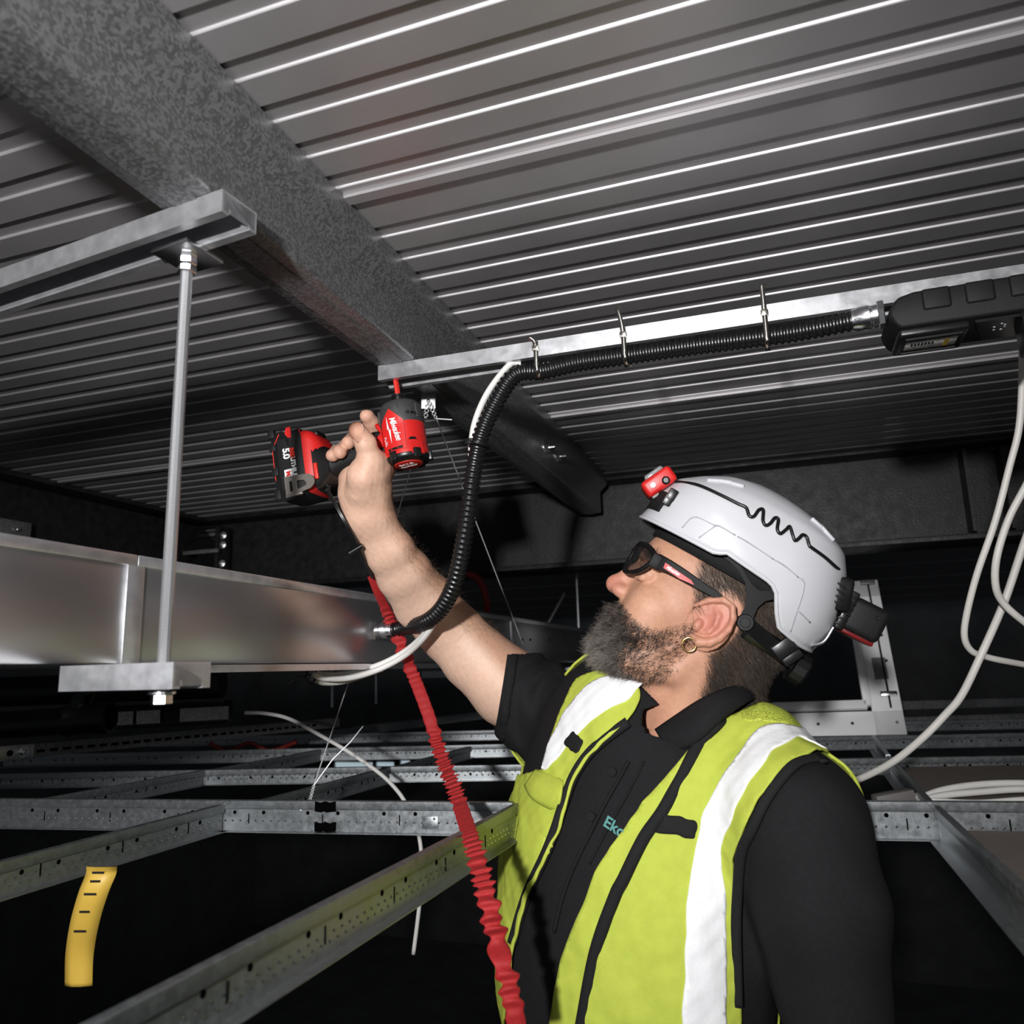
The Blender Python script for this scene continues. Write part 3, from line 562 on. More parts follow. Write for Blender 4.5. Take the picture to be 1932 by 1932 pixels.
tlathe([(11, 52), (11, 56), (9.5, 57), (9.5, 64), (10.5, 65), (10.5, 68), (8, 69)]).build('chuck_collar', blkpl, drv, 30)
bit = tlathe([(3.2, 68), (4.2, 70), (4.2, 96), (3.6, 97)], 6).build('driver_bit', redprint, drv, 20)
tlathe([(4.6, 97), (4.6, 99), (5.8, 100), (5.8, 105), (5.0, 106)], 24).build('bit_ring', mat('yellow_band', (.75, .55, .08), .4), bit)
tlathe([(5.2, 106), (5.6, 107), (5.6, 116), (4, 117)], 24).build('socket', blkpl, bit)
cap = tlathe([(27, -53), (31.5, -51), (34, -47), (34, -43), (33, -42)]).build('end_cap', blkpl, drv, 40)
for k in range(6):
    an = rad(15 + 60 * k); c = T(32.4 * math.cos(an), -44.5, 32.4 * math.sin(an)); MB().box(c, (.010, .013, .006), np.array([-math.sin(an) * TH + math.cos(an) * TN, TT, math.cos(an) * TH + math.sin(an) * TN]), .0015).build('cap_lug', blkpl, cap)
tlathe([(20, -54.4), (21.5, -54), (21.5, -52)], 40).build('end_badge', redprint, cap, 30)
def put(V, F, name, m, parent, o, ex, ey, wrap=None):     # flat lettering onto the tool: ex, ey directions
    ex = np.asarray(ex); ey = np.asarray(ey); ez = np.cross(ex, ey)
    W = o + V[:, :1] * ex + V[:, 1:2] * ey + V[:, 2:3] * ez
    return meshobj(name, W, F, m, parent, 0)
V_, F_ = text_mesh('M18', .011, 0, .0004, offset=.0003); put(V_, F_, 'badge_lettering', wht, cap, T(1, -54.6, 4), -TH, TN)
V_, F_ = text_mesh('BRUSHLESS', .0045, 0, .0004); put(V_, F_, 'badge_lettering', wht, cap, T(1, -54.6, -5), -TH, TN)
# side panel wrapped on the housing: (angle from camera side towards the handle, t)
def wrap(poly, r, th, name, m, parent, seg=10):
    v = []
    P2 = np.array(poly, float); Q = []
    for i in range(len(P2)):
        a_, b_ = P2[i], P2[(i + 1) % len(P2)]; Q += [a_ + (b_ - a_) * t__ / 6 for t__ in range(6)]
    kh = SN_ / SH_; A_ = [T(kh * r * math.sin(rad(q[0])), q[1], r * math.cos(rad(q[0]))) for q in Q]; B_ = [T(kh * (r + th) * math.sin(rad(q[0])), q[1], (r + th) * math.cos(rad(q[0]))) for q in Q]
    n_ = len(Q); c0 = P2.mean(0); B_.append(T(kh * (r + th) * math.sin(rad(c0[0])), c0[1], (r + th) * math.cos(rad(c0[0]))))
    F__ = [[k, (k + 1) % n_, n_ + (k + 1) % n_, n_ + k] for k in range(n_)] + [[n_ + k, n_ + (k + 1) % n_, 2 * n_] for k in range(n_)]
    return meshobj(name, A_ + B_, F__, m, parent, 30)
wrap([(38, -38), (-22, -36), (-24, 12), (8, 35), (40, 14)], 33.2, 1.6, 'side_panel', redpl, hs)
wrap([(26, -36), (-14, -35), (-14, -31), (26, -32)], 34.6, .6, 'vent_slot', blkpl, hs); wrap([(-30, -22), (-52, -22), (-48, -18), (-34, -18)], 33.0, .8, 'vent_slot', blkpl, hs)
wrap([(-34, -46), (-70, -46), (-66, -24), (-38, -24)], 32.6, 1.6, 'rear_rib', redpl, hs)
def curved(V, F, name, m, parent, ang0, t0, rot, r=35.2):   # lettering bent round the housing; V in mm
    c_, s__ = math.cos(rad(rot)), math.sin(rad(rot)); X = V[:, 0] * c_ - V[:, 1] * s__; Y = V[:, 0] * s__ + V[:, 1] * c_
    an = np.radians(ang0) - X / r; rr = r + V[:, 2] * 1.0 + .25
    W = np.stack([rr * np.sin(an), t0 + Y, rr * np.cos(an)], 1); return meshobj(name, TO + (W * np.array([SN_, ST_, SN_])) @ TAX * .001, F, m, parent, 0)
V_, F_ = text_mesh('Milwaukee', 13.5, .35, .25, .86, .18); V_[:, 0] *= .82; curved(V_, F_, 'maker_lettering', wht, hs, -2, -1, -80)
bolt_p = [(-22, 4.2), (2, 1.2), (1, 3.4), (24, -3.6), (-1.5, .2), (-.5, -2.0)]
V_ = np.array([(x, y, z_) for z_ in (-.2, .25) for x, y in bolt_p]); n_ = 6; F_ = [[0, 1, 4, 5], [1, 2, 3, 4], [n_, n_ + 5, n_ + 4, n_ + 1], [n_ + 1, n_ + 4, n_ + 3, n_ + 2]] + [[k, (k + 1) % n_, n_ + (k + 1) % n_, n_ + k] for k in range(n_)]
curved(V_, F_, 'lightning_mark', wht, hs, 16, 0, -76)
V_, F_ = text_mesh('FUEL', 6.4, .1, .25, 1.25, .05); curved(V_, F_, 'range_lettering', wht, hs, 30, -18, -84)
V_, F_ = text_mesh('SURGE', 7.5, .2, .25, 1.0, .15); curved(V_, F_, 'boot_lettering', blkpl, drv, -52, 24, -4, 33.3)
# trigger bridge, trigger, handle
def hprof(h, t0, t1, nh, pw=2.4, n=28):      # superellipse ring in the t-n plane at distance h
    a_ = np.linspace(0, 2 * np.pi, n, endpoint=False); c_, s__ = np.cos(a_), np.sin(a_)
    tt = (t0 + t1) / 2 + (t1 - t0) / 2 * np.sign(c_) * np.abs(c_) ** (2 / pw); nn = nh * np.sign(s__) * np.abs(s__) ** (2 / pw)
    return np.array([T(h, x, y) for x, y in zip(tt, nn)])
def loft(rings, name, m, parent, smooth=40):
    n = len(rings[0]); V = np.concatenate(rings); F = []
    for i in range(len(rings) - 1):
        for k in range(n): F.append([i * n + k, (i + 1) * n + k, (i + 1) * n + (k + 1) % n, i * n + (k + 1) % n])
    F += [list(range(n)), [(len(rings) - 1) * n + k for k in range(n)][::-1]]
    return meshobj(name, V, F, m, parent, smooth)
loft([hprof(20, -24, 14, 16), hprof(30, -22, 12, 15.5), hprof(38, -18, 4, 14.5), hprof(48, -17, -2, 14), hprof(56, -16, -5, 13)], 'bridge', redpl, drv)
loft([hprof(26, 8, 21, 9), hprof(33, 8, 27, 9.5), hprof(37, 16, 29, 9), hprof(39, 20, 28, 7)], 'front_guard', redpl, drv)
loft([hprof(34, 2, 15, 7), hprof(44, 2, 17, 7.5), hprof(52, -2, 14, 7), hprof(58, -6, 8, 6)], 'trigger', blkpl, drv)
MB().box(T(40, -4, 15.5), (.008, .016, .004), TAX, .0015).build('direction_button', blkpl, drv)
loft([hprof(22, -34, -14, 15.8), hprof(40, -33, -16, 15.8), hprof(55, -33, 1, 16.5), hprof(70, -33, 4, 17), hprof(85, -34, 4, 17.5), hprof(100, -37, 1, 17.5), hprof(112, -42, 2, 19), hprof(120, -47, 6, 22)], 'handle', blkrub, drv)
for k in range(3): MB().box(T(72 + 12 * k, -6 - k, 17.6), (.020, .0016, .0012), np.array([nrm(TH * .9 + TT * .35), nrm(TT * .9 - TH * .35), TN]), .0004).build('grip_groove', blkpl, drv)
# foot and battery
loft([hprof(112, -48, 4, 21, 3), hprof(117, -56, 10, 25, 4), hprof(124, -64, 14, 31, 5), hprof(130, -68, 14, 34.5, 6)], 'foot_cup', blkpl, drv)
loft([hprof(118, -20, 12, 20, 4), hprof(122, -50, 26, 28, 5), hprof(128, -60, 36, 33, 6), hprof(136, -66, 41, 35.5, 7), hprof(142, -68, 42, 36, 8)], 'foot', redpl, drv)
MB().prism([(129, -14), (136, -30), (141, -34), (142, 34), (134, 33), (130, 14)], T(0, 0, 35.2), TH * .001, TT * .001, .0014).build('foot_side_panel', redpl, drv, 30)
MB().box(T(126, -36, 33.5), (.005, .022, .004), TAX, .001).build('foot_slot', redprint, drv)
MB().box(T(131, 36, 4), (.012, .006, .026), TAX, .001).build('gauge', blkpl, drv); MB().box(T(130, 39.4, 8), (.004, .0012, .005), TAX).build('gauge_light', wht, drv, 0)
bat = loft([hprof(141, -66, 40, 35, 9), hprof(146, -70, 46, 38.5, 9), hprof(178, -71, 47, 39, 9), hprof(188, -69, 45, 37, 8), hprof(191, -64, 40, 33, 7)], 'battery', blkrub, drv)
for t_, ln in ((44, .012), (20, .010), (-22, .012), (-62, .014)): MB().box(T(187, t_, 36), (.010, ln, .008), TAX, .002).build('battery_bumper', blkrub, bat)
MB().prism([(145.5, 14), (155, 31), (152, 39), (145.5, 39)], T(0, 0, 38.4), TH * .001, TT * .001, .0012).build('battery_latch', redpl, bat, 0)
MB().prism([(176, 36), (176, -60), (150, -60), (150, 24), (158, 36)], T(0, 0, 38.6), TH * .001, TT * .001, .0008).build('battery_label', blkpl, bat, 0)
MB().prism([(174.5, -30), (175.5, -30), (175.5, 14), (163, 33), (162, 32.4), (174.5, 13.6)], T(0, 0, 39.5), TH * .001, TT * .001, .0004).build('label_line', redprint, bat, 0)
o_ = T(168, 8, 40.0)
V_, F_ = text_mesh('5.0', .0135, 0, .0003, .9, .0005); put(V_, F_, 'label_lettering', wht, bat, T(166, 4, 39.9), -TT, -TH)
V_, F_ = text_mesh('RED', .0085, 0, .0003, .95, .0004); put(V_, F_, 'label_lettering', redprint, bat, T(156.5, 2, 39.9), -TT, -TH)
V_, F_ = text_mesh('LITHIUM', .0085, 0, .0003, .95, .0004); put(V_, F_, 'label_lettering', wht, bat, T(156.5, -24, 39.9), -TT, -TH)
lm = MB().box(T(166, -31, 39.9), (.011, .012, .0006), TAX).build('label_badge', wht, bat, 0); V_, F_ = text_mesh('M18', .0085, 0, .0003, .9, .0005); put(V_, F_, 'label_lettering', redprint, bat, T(166, -36, 40.4), -TT, -TH)
# belt clip: bent bronze-grey plate with two windows
clipm = mat('bronze_grey_steel', (.30, .27, .24), .4, .7)
def plate_with_windows(name, outer, wins, n0, th, m, parent):
    bm = bmesh.new(); 
    def loop(pts): vs = [bm.verts.new((x, y, 0)) for x, y in pts]; return [bm.edges.new((vs[i], vs[(i + 1) % len(vs)])) for i in range(len(vs))]
    es = loop(outer)
    for w_ in wins: es += loop(w_)
    bmesh.ops.triangle_fill(bm, edges=es, use_beauty=True); bm.verts.index_update()
    V = [T(v.co.x, v.co.y, n0) for v in bm.verts]; F = [[v.index for v in f.verts] for f in bm.faces]; bm.free()
    return solid(meshobj(name, V, F, m, parent, 0), th, 0)
ar = [(138 + 16 * 0 - 12 * math.cos(a_) , -53 + 13 * math.sin(a_)) for a_ in np.linspace(-1.3, 1.3, 9)]
plate_with_windows('belt_clip', [(172, -72), (172, -36), (150, -38)] + ar[::-1] + [(150, -68)], [[(165, -64), (160, -63), (160, -47), (163, -45), (165, -47)], [(153, -62), (140, -59), (138, -55), (142, -49), (153, -47)]], 42.0, .002, clipm, drv)
MB().box(T(160, -69, 40), (.024, .004, .006), TAX, .001).build('clip_bend', clipm, drv)

# ---------------------------------------------------------------- lanyard
lan = thing('tool_lanyard', P(800, 1330, 1.1), 'red ruffled elastic tool lanyard on a black cord', 'lanyard')
kn = T(124, -62, 14)
cordp = crom([kn, P(640, 968, 1.025), P(661, 1006, 1.03), P(680, 1045, 1.05), P(702, 1090, 1.10)], 10)
MB().tube(cordp, .0018, 8).build('cord', blkpl, lan); MB().tube(cordp + np.array([.0025, -.001, 0]), .0016, 8).build('cord', blkpl, lan)
kk = np.linspace(0, 4 * np.pi, 50); MB().tube(kn + .005 * np.stack([np.cos(kk) * (1 + .3 * np.sin(kk * .5)), np.sin(kk * 1.5) * .6, np.sin(kk)], 1), .0018, 8).build('knot', blkpl, lan)
MB().tube([P(659, 1044, 1.04), P(684, 1029, 1.04)], .0036, 12).build('toggle', blkpl, lan)
webm = mat('red_woven_elastic', (.36, .012, .014), .7, 0, .25, 500, .5, 900)
lp, ls = resample(crom([P(700, 1086, 1.11), P(713, 1118, 1.13), P(728, 1150, 1.16), P(742, 1185, 1.185), P(762, 1232, 1.175), P(790, 1300, 1.13), P(812, 1360, 1.10), P(832, 1425, 1.07), P(858, 1490, .95), P(878, 1550, .86), P(897, 1610, .78), P(912, 1665, .73), P(925, 1720, .70), P(945, 1800, .70), P(965, 1880, .69), P(980, 1960, .69)], 14), .0009)
vdir = np.array([-v_ / np.linalg.norm(v_) for v_ in lp]); lt = np.gradient(lp, axis=0); lt /= np.linalg.norm(lt, axis=1)[:, None]; lsd = np.cross(lt, vdir); lsd /= np.linalg.norm(lsd, axis=1)[:, None]
phs = ls / .0125 * 2 * np.pi + 3.4 * np.sin(ls / .047) + 2.2 * np.sin(ls / .019 + 1) + 1.2 * np.sin(ls / .0083); amp = np.clip(.75 + .7 * np.sin(ls / .05) + .35 * np.sin(ls / .023), .1, 1) * np.clip((ls - .06) / .04, 0, 1)
ww = np.interp(ls, [0, .06, .09, .2, .5, 1], [.0055, .0065, .0088, .0090, .0088, .0085])
rows = []
for q in np.linspace(0, 2 * np.pi, 22, endpoint=False):
    c_, s__ = np.cos(q), np.sin(q); sk = .8 * c_
    rr = 1 + .24 * amp * np.sin(phs + sk)
    rows.append(lp + lsd * (ww * c_ * rr)[:, None] + vdir * (ww * .42 * s__ * (1 + .75 * amp * np.sin(phs + 1.2 + sk)))[:, None] + lsd * (.0014 * amp * np.sin(phs * .5))[:, None])
G = np.stack(rows + rows[:1]); MB().grid(np.transpose(G, (1, 0, 2))).build('elastic_webbing', webm, lan, 180)
# ================================================================ signed-distance sculpting
def smin(a, b, k):
    h = np.clip(.5 + .5 * (b - a) / k, 0, 1); return b + (a - b) * h - k * h * (1 - h)
def smax(a, b, k): return -smin(-a, -b, k)
def s_ell(p, c, r, B=None):
    q = p - np.asarray(c, np.float32)
    if B is not None: q = q @ np.asarray(B, np.float32).T
    r = np.asarray(r, np.float32); k0 = np.linalg.norm(q / r, axis=1); k1 = np.linalg.norm(q / (r * r), axis=1) + 1e-9
    return k0 * (k0 - 1) / k1
def s_cone(p, a, b, ra, rb):
    a = np.asarray(a, np.float32); b = np.asarray(b, np.float32); d = b - a
    h = np.clip((p - a) @ d / (d @ d), 0, 1)[:, None]; return np.linalg.norm(p - a - h * d, axis=1) - (ra + (rb - ra) * h[:, 0])
def s_chain(p, pts, rs, k=0.004):
    d = None
    for i in range(len(pts) - 1):
        e = s_cone(p, pts[i], pts[i + 1], rs[i], rs[i + 1]); d = e if d is None else smin(d, e, k)
    return d
def nets(f, lo, hi, h):
    lo = np.asarray(lo, float); n = (np.ceil((np.asarray(hi) - lo) / h / 4).astype(int)) * 4 + 1
    ax = [np.arange(0, k, 4) for k in n]; g = np.stack(np.meshgrid(*ax, indexing='ij'), -1)
    c = f((lo + g.reshape(-1, 3) * h).astype(np.float32)).reshape(g.shape[:3])
    blk = np.abs(c) < 4 * h * 2.3
    V = np.repeat(np.repeat(np.repeat(c, 4, 0), 4, 1), 4, 2)[:n[0], :n[1], :n[2]].astype(np.float32)
    act = np.zeros(n, bool)
    for i, j, k in np.argwhere(blk): act[max(0, i * 4 - 3):i * 4 + 4, max(0, j * 4 - 3):j * 4 + 4, max(0, k * 4 - 3):k * 4 + 4] = True
    idx = np.argwhere(act); out = np.empty(len(idx), np.float32)
    for s in range(0, len(idx), 400000): out[s:s + 400000] = f((lo + idx[s:s + 400000] * h).astype(np.float32))
    V[act] = out
    ins = V < 0
    cs = [(i, j, k) for i in (0, 1) for j in (0, 1) for k in (0, 1)]
    tot = sum(ins[i:n[0] - 1 + i, j:n[1] - 1 + j, k:n[2] - 1 + k].astype(np.int8) for i, j, k in cs)
    cell = np.argwhere((tot > 0) & (tot < 8)); vid = np.full((n[0] - 1, n[1] - 1, n[2] - 1), -1, np.int32); vid[tuple(cell.T)] = np.arange(len(cell))
    val = {o: V[cell[:, 0] + o[0], cell[:, 1] + o[1], cell[:, 2] + o[2]] for o in cs}
    acc = np.zeros((len(cell), 3)); cnt = np.zeros(len(cell))
    for a in cs:
        for d in range(3):
            if a[d]: continue
            b = list(a); b[d] = 1; b = tuple(b); x = (val[a] < 0) != (val[b] < 0); t = val[a] / np.where(x, val[a] - val[b], 1)
            pt = np.tile(np.array(a, float), (len(cell), 1)); pt[:, d] = t; acc += pt * x[:, None]; cnt += x
    verts = lo + (cell + acc / cnt[:, None]) * h
    F = []
    for d in range(3):
        e1, e2 = (d + 1) % 3, (d + 2) % 3; sl = [slice(None)] * 3; sh = [slice(None)] * 3; sl[d] = slice(0, -1); sh[d] = slice(1, None)
        A = ins[tuple(sl)]; B = ins[tuple(sh)]
        ed = np.argwhere(A != B); ok = (ed[:, e1] > 0) & (ed[:, e2] > 0) & (ed[:, e1] < n[e1] - 1) & (ed[:, e2] < n[e2] - 1); ed = ed[ok]
        flip = ~A[tuple(ed.T)]
        q = []
        for o1, o2 in ((0, 0), (1, 0), (1, 1), (0, 1)):
            c_ = ed.copy(); c_[:, e1] -= o1; c_[:, e2] -= o2; q.append(vid[tuple(c_.T)])
        q = np.stack(q, 1); q[flip] = q[flip][:, ::-1]; F.append(q[(q >= 0).all(1)])
    F = np.concatenate(F)
    return verts, F
def normals(V, F):
    fn = np.cross(V[F[:, 1]] - V[F[:, 0]], V[F[:, 2]] - V[F[:, 0]]); N = np.zeros_like(V)
    for k in range(F.shape[1]): np.add.at(N, F[:, k], fn)
    return N / (np.linalg.norm(N, axis=1)[:, None] + 1e-12)
def relax(V, F, it=2, lam=.5):
    for _ in range(it):
        S = np.zeros_like(V); c = np.zeros(len(V))
        for a in range(4):
            for b in (1, 3): np.add.at(S, F[:, a], V[F[:, (a + b) % 4]]); np.add.at(c, F[:, a], 1)
        V = V + lam * (S / np.maximum(c, 1)[:, None] - V)
    return V
def vnoise(p, sc, seed=0):                         # cheap smooth pseudo-noise, -1..1
    r = np.random.default_rng(seed); o = 0
    for _ in range(5):
        k = r.normal(size=3); k /= np.linalg.norm(k); o = o + np.sin(p @ k * sc * r.uniform(.6, 1.6) + r.uniform(0, 6.3))
    return o / 3.2
def colour_attr(o, C, name='tint'):
    at = o.data.color_attributes.new(name, 'FLOAT_COLOR', 'POINT'); at.data.foreach_set('color', np.concatenate([C, np.ones((len(C), 1))], 1).astype(np.float32).ravel())
def march(f, px, py, d0=.45, d1=1.6, off=0.):      # first point of a surface along a camera ray
    px = np.atleast_1d(np.asarray(px, float)); py = np.atleast_1d(np.asarray(py, float)); r = np.stack([ray(a, b) for a, b in zip(px, py)]); t = np.full(len(px), d0)
    for _ in range(90): t = np.minimum(t + .7 * (f((r * t[:, None]).astype(np.float32)) - off), d1)
    return r * t[:, None], t
def strands(name, roots, dirs, length, bend, rad_, m, parent, cols=None, seg=5, curl=0.):
    n = len(roots); t = np.linspace(0, 1, seg + 1); V = np.zeros((n, seg + 1, 3, 3))
    a = np.cross(dirs, RNG.normal(size=(n, 3))); a /= np.linalg.norm(a, axis=1)[:, None]; b = np.cross(dirs, a)
    ph = RNG.uniform(0, 6.28, n); cf = RNG.uniform(.7, 1.3, n)
    for i, s in enumerate(t):
        c = roots + dirs * (length * s)[:, None] + bend * (length * s * s)[:, None]
        if np.any(curl): c = c + (curl * length * s)[:, None] * (np.cos(ph + cf * s * 6)[:, None] * a + np.sin(ph + cf * s * 6)[:, None] * b)
        r_ = rad_ * (1 - .75 * s)
        for k in range(3): V[:, i, k] = c + r_[:, None] * (math.cos(k * 2.094) * a + math.sin(k * 2.094) * b)
    base = (np.arange(n) * (seg + 1) * 3)[:, None, None, None]; i = np.arange(seg)[None, :, None]; k = np.arange(3)[None, None, :]
    F = np.stack([base[..., 0] + i * 3 + k, base[..., 0] + i * 3 + (k + 1) % 3, base[..., 0] + (i + 1) * 3 + (k + 1) % 3, base[..., 0] + (i + 1) * 3 + k], -1).reshape(-1, 4)
    o = meshobj(name, V.reshape(-1, 3), F, m, parent, 180)
    if cols is not None: colour_attr(o, np.repeat(cols, (seg + 1) * 3, 0))
    return o
def snap_poly(px, py, poly):                        # signed inside test of points in a pixel polygon
    poly = np.asarray(poly, float); x1, y1 = poly[:, 0], poly[:, 1]; x2, y2 = np.roll(x1, -1), np.roll(y1, -1); ins = np.zeros(len(px), bool)
    for a, b, c, d in zip(x1, y1, x2, y2):
        if b == d: continue
        ins ^= ((b > py) != (d > py)) & (px < (c - a) * (py - b) / (d - b) + a)
    return ins
# ================================================================ the worker
# head frame: origin at the ear-canal level of the mid-plane; (a, u, s) = face direction, crown direction, towards the camera
hv = nrm(ray(1300, 1120)); hr = nrm(ROT[:, 0] - hv * (ROT[:, 0] @ hv)); hu = np.cross(hr, hv); hu = hu if hu[2] > 0 else -hu
AN = rad(31); HA = -hr * math.cos(AN) + hu * math.sin(AN); HU = hr * math.sin(AN) + hu * math.cos(AN); HS = -hv
turn = rad(4); HA, HS = nrm(HA * math.cos(turn) + HS * math.sin(turn)), nrm(HS * math.cos(turn) - HA * math.sin(turn))
HO = P(1330, 1180, .978); HB = np.array([HA, HU, HS])
def hw_(a, u, s): return HO + (HA * a + HU * u + HS * s) * .001
def hl_(p): return (p - HO) @ HB.T * 1000
def hpix(px, py, s):                                # local mm of the point seen at a pixel on the plane s
    r = ray(px, py); t_ = ((HO + HS * s * .001) @ HS) / (r @ HS); return hl_(r * t_)
EARC = [hpix(x, y, s) for x, y, s in ((1309, 1143, 78), (1338, 1133, 84), (1366, 1132, 90), (1381, 1146, 94), (1383, 1166, 95), (1374, 1188, 93), (1358, 1204, 90), (1338, 1212, 87), (1318, 1211, 84), (1306, 1201, 80))]
EARI = [hpix(x, y, s) for x, y, s in ((1350, 1148, 84), (1356, 1162, 87), (1350, 1178, 87), (1338, 1192, 85), (1326, 1194, 83))]
def head_sdf(p):
    q = (hl_(p)).astype(np.float32); q2 = q.copy(); q2[:, 2] = np.abs(q2[:, 2])
    d = s_ell(q, (-4, 46, 0), (97, 84, 75))
    d = smin(d, s_ell(q, (55, 50, 0), (56, 46, 60)), 14)
    d = smin(d, s_ell(q, (50, -10, 0), (52, 62, 58)), 18)                       # face block
    d = smin(d, s_ell(q, (76, -14, 0), (31, 40, 34)), 14)                        # maxilla
    d = smin(d, s_ell(q2, (70, -14, 36), (28, 26, 25)), 14)                      # cheekbones
    d = smin(d, s_ell(q2, (66, -42, 30), (32, 30, 28)), 14)                      # cheeks
    d = smin(d, s_chain(q2, [(-2, -30, 58), (8, -62, 52), (60, -84, 28), (86, -86, 6)], (16, 17, 19, 18), 8), 16)   # jaw
    d = smin(d, s_ell(q, (82, -78, 0), (22, 22, 24)), 10)                       # chin
    d = smin(d, s_ell(q, (88, -46, 0), (19, 26, 25)), 10)                       # mouth barrel
    d = smin(d, s_chain(q2, [(108, 40, 4), (104, 40, 24), (92, 36, 44)], (7, 9, 8), 5), 8)  # brow
    d = smax(d, -s_ell(q2, (106, 20, 34), (12, 13, 17)), 7)                      # eye socket
    d = smin(d, s_ell(q2, (90, 20, 32), (13, 13, 14)), 2)                        # eyeball
    d = smin(d, s_chain(q2, [(98, 26, 40), (104, 27, 30), (100, 25, 22)], (4, 4, 3), 2), 3); d = smin(d, s_chain(q2, [(97, 12, 40), (102, 11, 30), (99, 12, 22)], (4, 4, 3), 2), 3)
    d = smin(d, s_chain(q, [(102, 30, 0), (111, 8, 0), (121, -11, 0)], (8, 10, 11), 5), 9)          # nose ridge
    d = smin(d, s_ell(q, (121, -13, 0), (12, 11, 12)), 5)
    d = smin(d, s_ell(q2, (111, -16, 12), (12, 9, 8)), 5)                    # nostril wings
    d = smax(d, -s_ell(q2, (116, -25, 7.5), (6, 5, 3.2)), 2)                     # nostrils
    d = smin(d, s_chain(q2, [(107, -42, 4), (101, -46, 22)], (5.5, 3), 3), 3); d = smin(d, s_chain(q2, [(105, -55, 4), (99, -51, 22)], (6, 3), 3), 3)   # lips
    # ear (modelled on both sides)
    e = s_ell(q2, EARC[4] * .35 + EARC[8] * .4 + EARC[0] * .25 + np.array([0, 0, -7]), (27, 34, 5), EB)
    e = smin(e, s_chain(q2, EARC, (2.4, 3.2, 3.8, 4.2, 4.2, 4.0, 4.2, 5.4, 5.8, 4.0), 2), 2.5)
    e = smin(e, s_chain(q2, EARI, (2.0, 3.2, 3.6, 3.2, 2.6), 2), 3)
    e = smax(e, -s_ell(q2, hpix(1331, 1171, 90), (9, 11, 9), EB), 3); e = smax(e, -s_chain(q2, [hpix(1345, 1140, 93), hpix(1370, 1147, 97), hpix(1370, 1178, 97), hpix(1352, 1195, 95)], (3.2, 4.4, 3.6, 2.4), 2), 2.5)
    e = smin(e, s_ell(q2, hpix(1316, 1180, 82), (5, 8, 5)), 3)
    d = smin(d, e, 3.5)
    # neck
    d = smin(d, s_chain(q, [(-22, -8, 0), NK1, NK2], (60, 64, 74), 20), 22)
    d = smin(d, s_chain(q2, [(-18, -36, 52), NK3], (15, 14), 6), 16)             # sternomastoid
    d = smin(d, s_chain(q, [(44, -76, 0), hl_(P(1262, 1330, .978)), hl_(P(1248, 1440, .975))], (34, 36, 32), 10), 26)   # throat
    d = smin(d, s_ell(q, hl_(P(1222, 1362, .972)), (14, 16, 13)), 18)
    fine = .45 * vnoise(q, .55, 3) * np.exp(-((q2[:, 0] - 82) / 16) ** 2 - ((q2[:, 1] - 6) / 12) ** 2)           # crow's feet
    return (d + fine) * .001
_e1 = nrm(EARC[2] - EARC[8]); _e3 = nrm(np.cross(EARC[2] - EARC[8], EARC[5] - EARC[0])); _e3 = _e3 if _e3[2] > 0 else -_e3
EB = np.array([np.cross(_e1, _e3), _e1, _e3])
NK1, NK2 = hl_(P(1322, 1330, .985)), hl_(P(1318, 1470, 1.0)); NK3 = hl_(P(1232, 1425, .945)); NK3[2] = abs(NK3[2])

